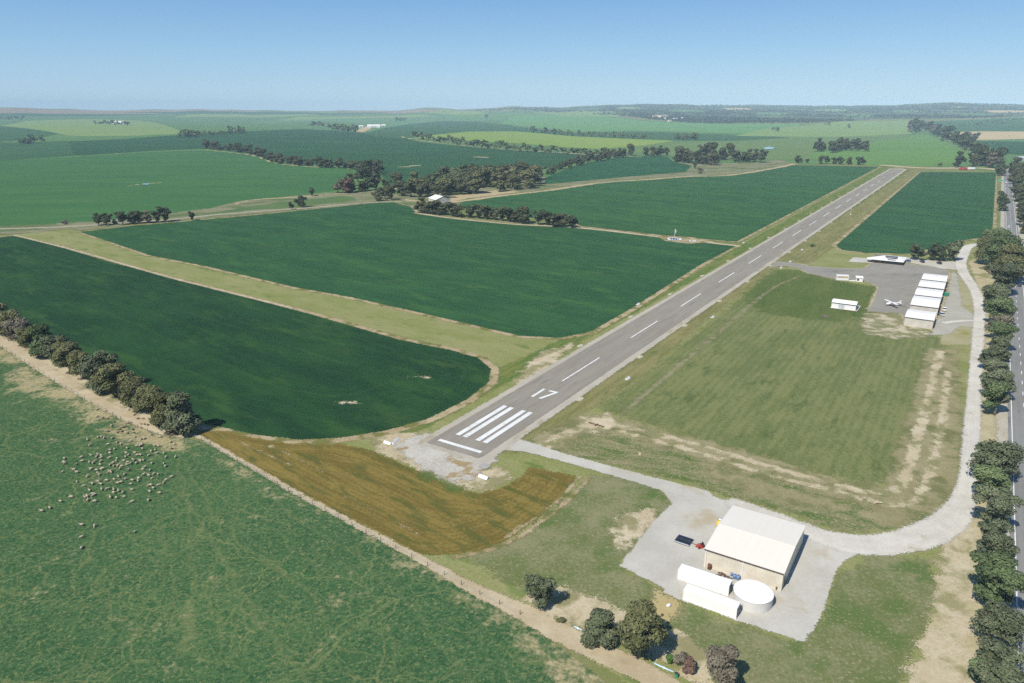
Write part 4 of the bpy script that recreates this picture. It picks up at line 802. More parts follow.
def frame(fl, fr):
    """local frame of a building from the ground pixels of its two front corners: centre of front, angle, length"""
    a, b = W(*fl), W(*fr); d = b - a; L = float(np.hypot(*d)); return a, math.atan2(d[1], d[0]), L
def gable(name, label, cat, fl, fr, depth_m, eave, ridge, wall, roof, ridge_at=.5, over=.25, group=None, length=None, trim=M_TRIM, thick=.12, square=False):
    """shed with its ridge along the front; local x along the front, y away from it"""
    a, ang, L = frame(fl, fr); L = length or L
    if square: ang = math.atan2(RV[1], RV[0])        # square to the runway
    o = thing(name, label, cat, (a[0], a[1], gz(a)), ang, group); ry = depth_m * ridge_at
    m = MB(); m.prism([(0, -.3), (depth_m, -.3), (depth_m, eave), (ry, ridge), (0, eave)], 0, L, 'x'); m.build('wall', wall, o)
    s1 = (ridge - eave) / ry; s2 = (ridge - eave) / (depth_m - ry); t = thick
    m = MB(); m.prism([(-over, eave - s1 * over + .02), (ry, ridge + .02), (depth_m + over, eave - s2 * over + .02), (depth_m + over, eave - s2 * over + t), (ry, ridge + t + .02), (-over, eave - s1 * over + t)], -over, L + over, 'x')
    r = m.build('roof', roof, o)
    m = MB(); m.box(-over, L + over, -over - .14, -over - .003, eave - s1 * over - .08, eave - s1 * over + t); m.build('gutter', trim, o)
    m = MB(); m.box(-over, L + over, ry - .18, ry + .18, ridge + t - .02, ridge + t + .06); m.build('ridge_cap', roof, r)
    return o, L
# big hangar in the gravel yard
hs, HL = gable('hangar_shed', 'large cream hangar with wide off white roof in the gravel yard', 'shed', (703.4, 566.4), (781, 592), 20.5, 4.3, 5.15, M_CREAM, M_ROOF, .47, .12)
for x in (.25, HL * .5): MB().box(x, x + .16, -.14, -.004, -.1, 4.2).build('downpipe', M_WHITE, hs)
MB().prism([(-.1, 4.2), (9.6, 5.07), (20.6, 4.2), (20.6, 4.42), (9.6, 5.31), (-.1, 4.42)], -.2, -.123, 'x').build('barge_board', M_GALV, hs)
MB().prism([(-.1, 4.2), (9.6, 5.07), (20.6, 4.2), (20.6, 4.42), (9.6, 5.31), (-.1, 4.42)], HL + .123, HL + .2, 'x').build('barge_board', M_ROOF, hs)
d = MB(); d.box(-.12, -.004, 3.0, 10.0, -.1, 3.7).build('sliding_door', M_GALV, hs); MB().box(-.2, -.004, 10.2, 17.4, -.1, 3.7).build('sliding_door', M_GALV, hs)
MB().box(HL + .004, HL + .07, 2.0, 3.0, -.1, 2.1).build('door', M_TRIM, hs)
ds = MB(); ds.box(HL - 1.1, HL - .75, -.05, -.004, .2, .9).build('meter_box', M_TRIM, hs)
# two white containers
def container(label, fl, fr, hgt=2.5):
    a, ang, L = frame(fl, fr); o = thing('shipping_container', label, 'container', (a[0], a[1], 0), ang, 'white containers in the gravel yard'); w = 2.3
    b = MB().prism([(0, .15), (w, .15), (w, hgt - .06), (w * .5, hgt), (0, hgt - .06)], .06, L - .06, 'x'); b.build('body', M_CONT, o)
    f = MB()
    for x in (0, L - .12):
        for y in (-.02, w - .1): f.box(x, x + .12, y, y + .12, 0, hgt + .01)
    f.box(.12, L - .12, -.03, .07, .0, .16); f.box(.12, L - .12, w - .07, w + .03, .0, .16); f.build('corner_frame', M_WHITE, o)
    for y in (.1, w / 2 + .03): MB().box(L - .058, L + .02, y, y + w / 2 - .13, .2, hgt - .1).build('door', M_GALV, o)
    lk = MB(); [lk.tube([(L + .05, y, .25), (L + .05, y, hgt - .15)], .025, 6) for y in (.5, .95, 1.55, 2.0)]; lk.build('lock_rod', M_DARK, o)
    ft = MB(); [ft.box(x, x + .3, -.12, w + .12, -.1, .14) for x in (1.2, L - 1.6)]; ft.build('sleeper', M_RUST, o)
container('long white container nearer the big hangar, beside the round tank', (677.2, 579.3), (728.2, 596.6))
container('long white container nearer the grass, in front of the other container', (682.5, 599.7), (736, 619.6))
# water tank
tp = W(752.3, 601.5); o = thing('water_tank', 'round white water tank with a low cone roof by the hangar wall', 'tank', (tp[0], tp[1], 0))
R_ = 3.75
MB().lathe([(R_, -.1), (R_, 2.35)], 48).build('wall', ribbed('tank_sheet', (.60, .58, .54, 1), 2, .2, .45, .03), o, True)
rf = MB().lathe([(R_ + .06, 2.28), (R_ + .08, 2.38), (R_ - .1, 2.42), (.02, 2.50)], 48).build('roof', M_WHITE, o)
MB().lathe([(.4, 2.45), (.4, 2.6), (.02, 2.62)], 16).build('vent_cap', M_WHITE, rf)
hb_ = MB(); hb_.box(1.3, 2.1, 1.6, 2.4, 2.38, 2.58).build('hatch', M_WHITE, rf)
MB().tube([(R_ + .12, .5, 0), (R_ + .12, .5, 2.2), (R_ - .3, .5, 2.6)], .06, 8).build('inlet_pipe', M_WHITE, o)
# dark flat-bed panels lying on the yard
a, ang, L = frame((674.0, 542.6), (688.6, 547.5)); o = thing('tray_trailer', 'black flat tray trailer with a raised centre rail on the gravel', 'trailer', (a[0], a[1], 0), ang)
MB().box(0, L, 0, 2.9, .45, .57).build('tray', M_SOLAR, o); MB().box(0, L, 1.25, 1.75, .573, .70).build('centre_rail', M_DARK, o)
fr_ = MB(); [fr_.box(-.05, L + .05, y, y + .08, .40, .62) for y in (-.085, 2.903)]; fr_.build('side_rail', M_GALV, o)
for x in (1.0, L - 1.0):
    for y in (.25, 2.45): MB().tube([(x, y, .3), (x, y + .2, .3)], .3, 14).build('wheel', M_BLACK, o)
MB().tube([(L, 1.45, .5), (L + 1.1, 1.45, .4)], .05, 6).build('drawbar', M_DARK, o)
# ride-on mower
p = W(700, 547.5); o = thing('ride_on_mower', 'small red ride on mower parked at the hangar corner', 'mower', (p[0], p[1], 0), .5)
b = MB(); b.box(-.9, .2, -.4, .4, .35, .75); b.prism([(-.38, .75), (.38, .75), (.3, 1.0), (-.3, 1.0)], -.85, -.1, 'x'); b.build('body', M_RED, o, bevel=.04)
MB().box(.25, .75, -.28, .28, .55, .68).build('seat', M_BLACK, o); MB().box(.72, .82, -.28, .28, .66, 1.1).build('seat_back', M_BLACK, o)
MB().box(.1, 1.0, -.45, .45, .28, .52).build('rear_body', M_RED, o); MB().box(-.35, .45, -.7, .7, .12, .26).build('mower_deck', M_RED, o)
MB().tube([(-.1, 0, .9), (.12, 0, 1.15)], .03, 6).build('steering_column', M_BLACK, o)
for x, y, r in ((-.65, -.45, .22), (-.65, .45, .22), (.65, -.5, .32), (.65, .5, .32)): MB().tube([(x, y - .1, r), (x, y + .1, r)], r, 14).build('wheel', M_BLACK, o)
# yellow spray tank, white drum beside it
p = W(719.5, 527.5); o = thing('spray_tank', 'bright yellow liquid tank against the far side of the big hangar', 'tank', (p[0], p[1], 0))
MB().lathe([(.02, .25), (.75, .25), (.8, .35), (.8, 1.35), (.65, 1.6), (.25, 1.68), (.25, 1.8), (.02, 1.8)], 20).build('tank_body', M_YEL, o, True)
lg = MB(); [lg.box(x - .08, x + .08, y - .08, y + .08, -.05, .3) for x in (-.5, .5) for y in (-.5, .5)]; lg.build('stand', M_DARK, o)
def drum(label, px, m, r=.32, h_=.95, group=None, name='drum', cat='drum'):
    p = W(*px); o = thing(name, label, cat, (p[0], p[1], 0), 0, group)
    MB().lathe([(.02, 0), (r, 0), (r, h_ * .32), (r + .02, h_ * .34), (r, h_ * .36), (r, h_ * .64), (r + .02, h_ * .66), (r, h_ * .68), (r, h_), (.02, h_)], 18).build('body', m, o, True)
    MB().lathe([(.06, h_ + .001), (.06, h_ + .05), (.01, h_ + .05)], 10).build('bung', M_DARK, o); return o
drum('white drum beside the yellow liquid tank', (720.5, 523), M_WHITE, .42, 1.1)
drum('rusty brown drum standing alone at the hangar front wall', (709.3, 569.3), M_RUST, .42, 1.2)
drum('blue drum in front of the hangar wall, left of its twin', (734.5, 578.6), M_BLUE, .36, .95, 'blue drums by the hangar wall')
drum('blue drum in front of the hangar wall, nearest the round tank', (738, 579.6), M_BLUE, .42, .95, 'blue drums by the hangar wall')
drum('small blue drum next to the scrap pile', (731.5, 576), M_BLUE, .26, .8, 'blue drums by the hangar wall')
p = W(724.5, 577); o = thing('scrap_pile', 'brown heap of rusty scrap at the foot of the hangar wall', 'scrap', (p[0], p[1], 0), frame((703.4, 566.4), (781, 592))[1])
for k in range(16):
    c = (random.uniform(-1.4, 1.4), random.uniform(-.4, .4), random.uniform(.1, .45)); a1 = random.uniform(0, 3.1); l = random.uniform(.3, .8)
    MB().tube([(c[0] - l * math.cos(a1), c[1] - l * .4 * math.sin(a1), c[2]), (c[0] + l * math.cos(a1), c[1] + l * .4 * math.sin(a1), c[2] + random.uniform(-.05, .3))], random.uniform(.06, .16), 6).build('scrap_piece', random.choice([M_RUST, M_RUST, M_TRIM, M_DARK]), o)
def pump(label, px, body, tank):
    p = W(*px); o = thing('water_pump', label, 'pump', (p[0], p[1], 0), .4)
    MB().box(-.4, .4, -.3, .3, 0, .12).build('base', M_CONC, o); MB().tube([(-.3, 0, .4), (.3, 0, .4)], .22, 12).build('motor', body, o); MB().lathe([(.05, .5), (.2, .6), (.2, .9), (.02, 1.0)], 12).build('pressure_tank', tank, o)
pump('small red and white pump between the round tank and the hangar wall', (768.5, 592.8), M_WHITE, M_RED)
drum('small white drum behind the round tank roof', (764, 588.8), M_WHITE, .3, .8, 'white drums behind the round tank'); drum('white bin at the hangar wall behind the round tank', (759, 586.8), M_WHITE, .34, .9, 'white drums behind the round tank')
pt = W(668.5, 606.5); o = thing('white_bag', 'white lumpy bag lying on the dry patch beside the yard corner', 'bag', (pt[0], pt[1], 0), .6); MB().ellipsoid((0, 0, .28), (.55, .35, .32), 12, 6).build('sack', M_WHITE, o, True); MB().ellipsoid((.55, .05, .25), (.16, .14, .1), 8, 4).build('tied_neck', M_WHITE, o, True)
pt = W(662, 616); o = thing('timber_stump', 'short dark stump on the dry patch below the yard', 'stump', (pt[0], pt[1], 0)); MB().tube([(0, 0, -.1), (.02, 0, .5)], [.26, .2], 9).build('stump_wood', M_TRIM, o)
def pipe(label, p1, p2, r=.13):
    a, b = W(*p1), W(*p2); o = thing('water_pipe', label, 'pipe', (a[0], a[1], 0), 0, 'pale blue pipes by the dirt track'); d = b - a
    MB().tube([(0, 0, r + .05), (d[0] * .5, d[1] * .5, r + .02), (d[0], d[1], r + .05)], r, 10).build('pipe_wall', M_PIPE, o, True)
    cl = MB(); u = d / np.hypot(*d); q = d * .5; cl.tube([(q[0] - u[0] * .12, q[1] - u[1] * .12, r + .02), (q[0] + u[0] * .12, q[1] + u[1] * .12, r + .02)], r + .04, 10); cl.build('collar', M_WHITE, o)
pipe('pale blue pipe on the ground between the biggest tree and the brown shrub', (654, 664), (673.5, 672.8))
pipe('short pale blue pipe beside the round blue grey tree', (574, 627), (582, 631))
p = W(676, 677.5); o = thing('valve_box', 'small green valve post at the end of the pale blue pipe', 'valve', (p[0], p[1], 0)); MB().box(-.22, .22, -.22, .22, 0, .9).build('post', M_GRN, o, bevel=.03); MB().lathe([(.02, .9), (.28, .9), (.28, 1.0), (.02, 1.05)], 12).build('cap', M_DARK, o)
# shrubs
SHRUB = [crown_mesh('foliage', L_FRESH, 2.2, 2.8, 7, 900, .22, 400 + i, base=.04) for i in range(3)]
def shrub(label, px, w, h_, mat, i, group='shrubs by the dirt track'):
    p = W(*px); o = thing('shrub', label, 'shrub', (p[0], p[1], gz(p)), i * 1.3, group); o.scale = (w / 2.8, w / 2.8, h_ / 2.2)
    c = link(bpy.data.objects.new('foliage', SHRUB[i % 3])); c.parent = o; c.material_slots[0].link = 'OBJECT'; c.material_slots[0].material = mat
    MB().tube([(0, 0, -.2), (.05, 0, .5), (.2, .1, 1.2)], [.12, .09, .04], 6).build('stem', BARK, o)
shrub('bright green shrub on the brown mulch next to the biggest tree', (672.5, 661), 2.6, 1.6, L_FRESH, 0)
shrub('grey twiggy shrub above the green valve post', (681.5, 666), 2.6, 2.6, L_BROWN, 1)
shrub('dark reddish shrub beside the grey twiggy shrub', (688, 671.5), 3.0, 2.6, L_RED, 2)
shrub('low yellowish shrub beside the dirt track, left of the blue grey tree', (561, 622), 1.8, .8, L_OLIVE, 1)
shrub('tiny dark bush on the verge at the runway taxiway corner', (812, 246.5), 3.4, 1.8, L_GREEN, 0, 'bushes on the airfield')
shrub('small dark shrub at the fence past the runway end', (939.5, 166.3), 9, 6, L_GREEN, 1, 'bushes on the airfield')

# ------------------------------------------------------------------ the row of five hangars
HF = [((903.6, 325.6), (932, 328.3), 15.5, 4.0, 4.7, M_BEIGE, 'front hangar of the row, white roof and beige wall facing the dry patch'),
      ((909, 313.5), (936.3, 316.0), 20.5, 4.3, 5.2, M_BEIGE, 'second hangar of the row, with the deepest white roof'),
      ((913.3, 302.6), (939.6, 305.0), 17, 4.1, 4.7, M_BEIGE, 'middle hangar of the row, white roof'),
      ((917, 294.0), (942.3, 296.3), 17, 4.1, 4.7, M_BEIGE, 'fourth hangar of the row from the front, white roof'),
      ((920.4, 286.6), (944.6, 288.6), 17, 4.1, 4.8, M_BEIGE, 'rear hangar of the row, white roof, nearest the gravel car park')]
for i, (fl, fr, dp, ev, rg, wm, lab) in enumerate(HF):
    o, L = gable('aircraft_hangar', lab, 'hangar', fl, fr, dp, ev, rg, wm, M_WROOF, .5, .15, 'aircraft hangars beside the apron', square=True)
    MB().box(-.1, -.004, 1.0, dp - 1.0, -.1, ev - .4).build('hangar_door', M_GALV, o)
    MB().box(L + .004, L + .06, dp * .3, dp * .3 + 1.0, -.1, 2.1).build('door', M_TRIM, o)
    MB().box(L + .154, L + .26, .1, dp - .1, ev - .25, ev + .02).build('barge_trim', M_ORANGE, o)
    MB().box(L - .12, L + .04, -.09, -.004, -.1, ev - .1).build('corner_trim', M_ORANGE if i == 0 else M_WHITE, o)
# small white shed on the lawn
o, L = gable('equipment_shed', 'small white gable shed standing alone on the lush lawn', 'shed', (831, 308), (855.4, 311), 7.0, 2.9, 3.8, M_WHITE, M_WROOF, .5, .15, square=True)
MB().box(L * .3, L * .3 + 2.6, -.06, -.004, -.1, 2.4).build('roller_door', M_GALV, o); MB().box(L + .004, L + .06, 2.8, 3.8, -.1, 2.1).build('door', M_TRIM, o)
a, ang, L = frame((830, 309.4), (857.5, 312.4)); flat('shed_slab', [[W(829.6, 308.6), W(857, 312), W(861, 306.5), W(835, 303)]], .30, m_gravel)
# fuel point
a, ang, L = frame((836.4, 280.4), (848.6, 280.9)); o = thing('fuel_tank', 'white box shaped fuel tank with a tan panel at the taxiway edge', 'fuel tank', (a[0], a[1], 0), ang)
MB().box(0, L, 0, 2.6, .3, 3.0).build('tank_body', M_WHITE, o, bevel=.05); MB().box(.3, L - .3, -.05, -.003, 1.5, 2.6).build('side_panel', M_CARD, o)
MB().box(-.15, L + .15, -.15, 2.75, -.1, .29).build('base', M_CONC, o); MB().box(L * .4, L * .6, 1.0, 1.6, 3.003, 3.3).build('hatch', M_GALV, o)
a, ang, L = frame((856, 281.6), (862.6, 282)); o = thing('fuel_kiosk', 'small white kiosk with a sloping lid beside the fuel tank', 'kiosk', (a[0], a[1], 0), ang)
MB().prism([(0, -.1), (2.6, -.1), (2.6, 2.6), (0, 2.1)], 0, L, 'x').build('cabinet', M_WHITE, o); MB().prism([(-.3, 2.08), (2.9, 2.70), (2.9, 2.8), (-.3, 2.18)], -.2, L + .2, 'x').build('lid', M_WHITE, o); MB().box(.4, 1.4, -.05, -.003, .6, 1.6).build('screen', M_GLASS, o)
a, ang, L = frame((848.9, 281), (855.6, 281.4)); o = thing('kerb_wall', 'low white kerb between the fuel tank and the kiosk', 'kerb', (a[0], a[1], 0), ang); MB().box(0, L, 0, .5, -.1, .5).build('kerb_block', M_WHITE, o)
# clubhouse with long tapering white roof and solar panels
a, ang, L = frame((867, 262.6), (902.5, 266)); o = thing('clubhouse', 'long white roofed clubhouse with a tapering end and solar panels, by the apron', 'building', (a[0], a[1], 0), ang)
D_ = 19.0; ev, rg = 2.3, 3.6
MB().box(2.5, L - .6, 1.8, D_ - .6, -.3, ev - .02).build('wall', paint('clubhouse_wall', (.16, .15, .14, 1), .6), o)
V = [(0, .2, ev), (L + .3, -.3, ev), (L + 1.0, D_, ev), (8.5, D_ + .4, ev), (-1.0, 5.0, ev), (3.5, 4.6, rg - .3), (L - 3, D_ * .52, rg), (11, D_ * .62, rg)]
m = MB(); m.add(V, [(0, 1, 6, 7, 5), (1, 2, 6), (2, 3, 7, 6), (3, 4, 5, 7), (4, 0, 5), (4, 3, 2, 1, 0)]); rf = m.build('roof', M_WROOF, o)
so_ = rf.modifiers.new('thickness', 'SOLIDIFY'); so_.thickness = .14
for k in range(5): MB().box(2.8 + k * (L - 3.5) / 4, 2.9 + k * (L - 3.5) / 4, .6, .7, -.2, ev - .1).build('verandah_post', M_DARK, o)
for k in range(5): MB().box(4 + k * 3.6, 6.2 + k * 3.6, 1.74, 1.797, .7, 1.9).build('window', M_GLASS, o)
def slope_panel(x0, x1, y0, y1):
    zf = lambda x, y: ev + (rg - ev) * min(max((y + .2) / (D_ * .55), 0), 1) + .28
    m = MB(); m.add([(x0, y0, zf(0, y0)), (x1, y0, zf(0, y0)), (x1, y1, zf(0, y1)), (x0, y1, zf(0, y1)), (x0, y0, zf(0, y0) + .06), (x1, y0, zf(0, y0) + .06), (x1, y1, zf(0, y1) + .06), (x0, y1, zf(0, y1) + .06)], [(3, 2, 1, 0), (4, 5, 6, 7), (0, 1, 5, 4), (1, 2, 6, 5), (2, 3, 7, 6), (3, 0, 4, 7)])
    m.build('solar_panel', M_SOLAR, rf)
slope_panel(L * .46, L * .82, 7.6, 9.3); slope_panel(L * .50, L * .82, 4.6, 6.2); slope_panel(L * .56, L * .78, 1.2, 2.4)
# white roofed shed in the wood
def ridge_shed(name, label, px, ang, L, D, eave, rid, wall, roof, roof2, group=None, cat='shed'):
    p = W(*px); o = thing(name, label, cat, (p[0], p[1], gz(p)), ang, group)
    MB().prism([(-D / 2, -.5), (D / 2, -.5), (D / 2, eave), (0, rid), (-D / 2, eave)], -L / 2, L / 2, 'x').build('wall', wall, o)
    r = MB().prism([(-D / 2 - .4, eave - .1), (0, rid + .05), (0, rid + .2), (-D / 2 - .4, eave + .1)], -L / 2 - .3, L / 2 + .3, 'x').build('roof', roof, o)
    MB().prism([(.004, rid + .05), (D / 2 + .4, eave - .1), (D / 2 + .4, eave + .1), (.004, rid + .2)], -L / 2 - .3, L / 2 + .3, 'x').build('roof', roof2, o)
    MB().box(-L * .22, L * .22, -D / 2 - .08, -D / 2 - .004, -.4, eave * .8).build('door', M_GALV, o); return o
ridge_shed('farm_shed', 'farm shed with a white and blue grey gable roof between the trees', (439.5, 203), R(118), 19, 16, 4.5, 7.5, M_BEIGE, M_BLUEW, M_WROOF)
# far farm buildings
def farm(name, lab, px, L, D, ev, rd, ang=0, cat='farm building', mats=(M_WHITE, M_WROOF, M_WROOF), group='far farm buildings'):
    return ridge_shed(name, lab, px, R(ang), L, D, ev, rd, *mats, group, cat)
farm('farm_shed', 'long white farm shed on the far farmyard, open dark front', (374, 127.6), 62, 24, 9, 14, 4); farm('farm_house', 'small white farmhouse left of the far tree clump', (340, 129.5), 26, 16, 5, 9, 0, 'house')
farm('farm_shed', 'white shed between dark trees and the tan farmyard', (361, 127.6), 20, 14, 7, 10, 20); farm('farm_shed', 'reddish roofed shed in the middle of the far farmyard', (366.5, 127.2), 16, 12, 5, 8, 10, 'farm building', (M_CREAM, M_RUST, M_RUST)); farm('farm_shed', 'small pale shed at the right end of the far farmyard', (383.5, 126.2), 22, 14, 6, 9, 0)
farm('farm_shed', 'white shed far left below the brown hills', (120, 124.3), 46, 26, 10, 16, 6); farm('farm_shed', 'smaller white shed left of the far white shed below brown hills', (112.5, 124), 30, 20, 8, 13, -8)
for i, (x, y, l, lab) in enumerate(((664, 119.2, 30, 'white house at the foot of the wooded hills'), (675, 119.6, 44, 'wide white building right of the white house at the wooded hills'), (669.5, 121.6, 26, 'pinkish roofed house below the wooded hills'), (660, 117, 22, 'small pale house higher up among the hill trees'), (682, 118.6, 24, 'last pale house of the hamlet on the hill foot'))):
    farm('hill_house', lab, (x, y), l * .65, 14, 5, 9, i * 13, 'house', (M_WHITE, M_WROOF if i != 2 else M_ORANGE, M_WROOF if i != 2 else M_ORANGE), 'houses at the foot of the wooded hills')
farm('farm_shed', 'grey roofed building at the road bend in front of the dark belt', (1022, 161), 26, 14, 5, 8, 20, 'building', (M_BEIGE, M_GALV, M_GALV), None)

# ------------------------------------------------------------------ aircraft and vehicles
wl, wr_ = W(883, 302.4), W(898.5, 309.2); d = np.array([-(wr_ - wl)[1], (wr_ - wl)[0]]); d = d if d[1] < 0 else -d
p = W(892, 306.3); o = thing('light_aircraft', 'white high wing light aircraft parked on the apron', 'aircraft', (p[0], p[1], .16), math.atan2(d[1], d[0])); o.scale = (.95, .95, .95)
f = MB(); f.tube([(3.6, 0, 1.25), (3.2, 0, 1.3), (2.2, 0, 1.4), (.8, 0, 1.5), (-.8, 0, 1.45), (-2.6, 0, 1.4), (-4.2, 0, 1.45)], [.18, .42, .55, .66, .55, .3, .12], 14); fu = f.build('fuselage', M_WHITE, o, True)
MB().prism([(1.5, 2.15), (.9, 2.22), (0, 2.12), (0, 2.06), (1.4, 2.05)], -5.3, 5.3, 'y').build('wing', M_WHITE, o)
MB().prism([(-3.5, 1.6), (-4.3, 1.62), (-4.3, 1.56), (-3.5, 1.53)], -1.7, 1.7, 'y').build('tailplane', M_WHITE, o)
MB().add([(-3.3, -.05, 1.6), (-4.4, -.05, 1.6), (-4.7, -.05, 2.9), (-4.1, -.05, 2.9), (-3.3, .05, 1.6), (-4.4, .05, 1.6), (-4.7, .05, 2.9), (-4.1, .05, 2.9)], [(0, 1, 2, 3), (7, 6, 5, 4), (0, 4, 5, 1), (1, 5, 6, 2), (2, 6, 7, 3), (3, 7, 4, 0)]).build('fin', M_WHITE, o)
MB().ellipsoid((.9, 0, 1.75), (.95, .5, .42), 12, 6).build('canopy', M_GLASS, o, True); MB().box(3.66, 3.72, -.95, .95, 1.19, 1.31).build('propeller', M_DARK, o)
for s_ in (-1, 1):
    MB().tube([(.7, .5 * s_, 1.2), (.8, 2.4 * s_, 2.08)], .05, 6).build('wing_strut', M_WHITE, o); MB().tube([(.2, .4 * s_, 1.05), (.2, 1.2 * s_, .3)], .06, 6).build('landing_leg', M_WHITE, o); MB().tube([(.2, 1.2 * s_ - .08, .26), (.2, 1.2 * s_ + .08, .26)], .26, 12).build('wheel', M_BLACK, o)
MB().tube([(2.8, 0, .95), (2.9, 0, .3)], .05, 6).build('nose_leg', M_WHITE, o); MB().tube([(2.9, -.07, .22), (2.9, .07, .22)], .22, 12).build('wheel', M_BLACK, o)
def car(name, label, px, heading, m, kind='car', group=None, z=.17, p=None):
    p = W(*px) if p is None else p; o = thing(name, label, 'car' if kind == 'car' else ('van' if kind == 'van' else 'utility truck'), (p[0], p[1], z), heading, group); Lh, w, hb = 2.25, .9, .78
    if kind == 'van': Lh, w, hb = 2.6, .98, 1.0
    b = MB(); b.prism([(-Lh, .3), (Lh, .3), (Lh, .62), (Lh - .25, hb), (-Lh + .08, hb + .08), (-Lh, .65)], -w, w, 'y'); b.build('body', m, o, bevel=.06)
    if kind == 'ute': cab = [(-.35, hb), (1.15, hb), (.55, 1.45), (-.25, 1.5)]
    elif kind == 'van': cab = [(-Lh + .1, hb), (Lh - .5, hb), (Lh - 1.3, 1.95), (-Lh + .2, 2.0)]
    else: cab = [(-Lh + .35, hb + .03), (1.2, hb), (.45, 1.42), (-Lh + .9, 1.45)]
    MB().prism(cab, -w + .1, w - .1, 'y').build('windows', M_GLASS, o)
    xs = [q[0] for q in cab]; MB().box(cab[3][0] - .03, cab[2][0] + .03, -w + .12, w - .12, cab[2][1] - .03, cab[2][1] + .08).build('roof', m, o, bevel=.03)
    if kind == 'ute': MB().box(-Lh + .1, -.45, -w + .1, w - .1, hb + .085, hb + .1).build('tray_floor', M_DARK, o)
    for x in (-Lh + .8, Lh - .85):
        for y in (-w + .02, w - .22): MB().tube([(x, y, .33), (x, y + .2, .33)], .33, 14).build('wheel', M_BLACK, o)
    for y in (-w + .15, w - .4):
        MB().box(Lh - .03, Lh + .02, y, y + .25, .55, .68).build('headlight', M_SILVER, o); MB().box(-Lh - .02, -Lh + .03, y, y + .25, .58, .72).build('tail_light', M_RED, o)
    return o
HWA = math.atan2(1, HD[0])
car('parked_car', 'silver blue car parked by the hangars, nearer the front', (941.2, 315.4), R(75), M_SILVER); car('parked_car', 'white car parked by the hangars, just past the silver blue one', (944.3, 310.5), R(60), M_WHITE)
car('parked_car', 'blue car parked at the end of the clubhouse', (908.5, 262), R(75), M_BLUE); car('parked_car', 'dark car in the tree shade of the gravel car park, next to the clubhouse tree', (922, 262.5), R(80), M_NAVY); car('parked_car', 'dark car in the car park shade, below the pair of trees', (939, 264), R(80), M_DARK)
def on_road(y_px, off): 
    q = W(1009, y_px); return hw(q[1], off)
car('moving_car', 'dark navy car on the highway beside the big trees', None, HWA, M_NAVY, 'car', 'cars on the highway', .3, on_road(286, 1.8))
car('moving_car', 'white car on the open far stretch of the highway', None, HWA + math.pi, M_WHITE, 'car', 'cars on the highway', .3, on_road(228, -1.8))
car('moving_car', 'white van near the far bend of the highway', None, HWA + math.pi, M_WHITE, 'van', 'cars on the highway', .3, on_road(183, -2.2)); car('moving_car', 'dark car at the far end of the highway', None, HWA, M_DARK, 'car', 'cars on the highway', .3, on_road(177, 1.8)); car('moving_car', 'grey car just behind the white van on the highway', None, HWA + math.pi, M_SILVER, 'car', 'cars on the highway', .3, on_road(189, -1.8))
def truck(label, px, heading, m):
    p = W(*px); o = thing('parked_truck', label, 'truck', (p[0], p[1], .2), heading, 'trucks on the track beyond the runway'); 
    MB().box(-6.5, 2.6, -1.25, 1.25, 1.1, 3.9).build('cargo_box', m, o); MB().prism([(2.9, .7), (5.0, .7), (5.0, 1.9), (4.5, 3.2), (2.9, 3.3)], -1.2, 1.2, 'y').build('cab', m, o, bevel=.08)
    MB().prism([(4.56, 3.12), (5.03, 1.95), (5.06, 1.97), (4.6, 3.14)], -1.05, 1.05, 'y').build('windscreen', M_GLASS, o); MB().box(-6.4, 4.9, -1.0, 1.0, .72, 1.08).build('chassis', M_DARK, o)
    for x in (-5.4, -4.2, 3.9):
        for y in (-1.2, .85): MB().tube([(x, y, .5), (x, y + .35, .5)], .5, 14).build('wheel', M_BLACK, o)
truck('red box truck on the dirt track past the runway end', (962.5, 170.2), R(176), M_RED); truck('white box truck behind the red truck past the runway end', (970, 170), R(176), M_WHITE)
# green road sign and bin
p = W(1000.5, 183); o = thing('road_sign', 'green direction sign board beside the far highway', 'sign', (p[0], p[1], 0), HWA - math.pi / 2)
MB().box(-2.8, 2.8, -.05, .05, 2.0, 4.2).build('board', M_GRN, o); bd = MB(); bd.box(-2.85, 2.85, -.08, -.053, 4.1, 4.25); bd.box(-2.85, 2.85, -.08, -.053, 1.95, 2.1); bd.build('board_border', M_WHITE, o)
for x in (-1.9, 1.9): MB().tube([(x, .12, -.3), (x, .12, 4.1)], .07, 8).build('post', M_GALV, o)
p = W(945.6, 296); o = thing('skip_bin', 'bright green bin on the gravel beside the hangar row', 'bin', (p[0], p[1], .1), .4)
MB().prism([(-.9, .1), (.9, .1), (1.2, 1.5), (-1.2, 1.5)], -1.1, 1.1, 'y').build('tub', M_GRN, o); MB().box(-1.25, 1.25, -1.15, 1.15, 1.503, 1.6).build('lid', M_GRN, o)

# ------------------------------------------------------------------ airfield furniture
# edge lights on round lime pads, both sides of the runway
PADM = None
def edge_light(u, v, label):
    p = rw(u, v); o = thing('runway_edge_light', label, 'runway light', (p[0], p[1], .20), RANG, 'runway edge lights on lime pads')
    m = MB(); n = 18; g = random.Random(int(u * 7 + v)); ring = [(1.7 * (1 + g.uniform(-.16, .16)) * math.cos(6.283 * k / n), 1.1 * (1 + g.uniform(-.16, .16)) * math.sin(6.283 * k / n)) for k in range(n)]
    m.prism([(x, y) for x, y in ring], 0, .05, 'x')
    V = [(x, y, -.2) for x, y in ring] + [(x * .96, y * .96, .05) for x, y in ring]
    m = MB(); m.add(V, [(i, (i + 1) % n, (i + 1) % n + n, i + n) for i in range(n)] + [tuple(range(n, 2 * n))]); m.build('pad', M_PAD, o)
    MB().lathe([(.02, .05), (.16, .05), (.12, .3), (.02, .34)], 10).build('lamp', M_WHITE, o)
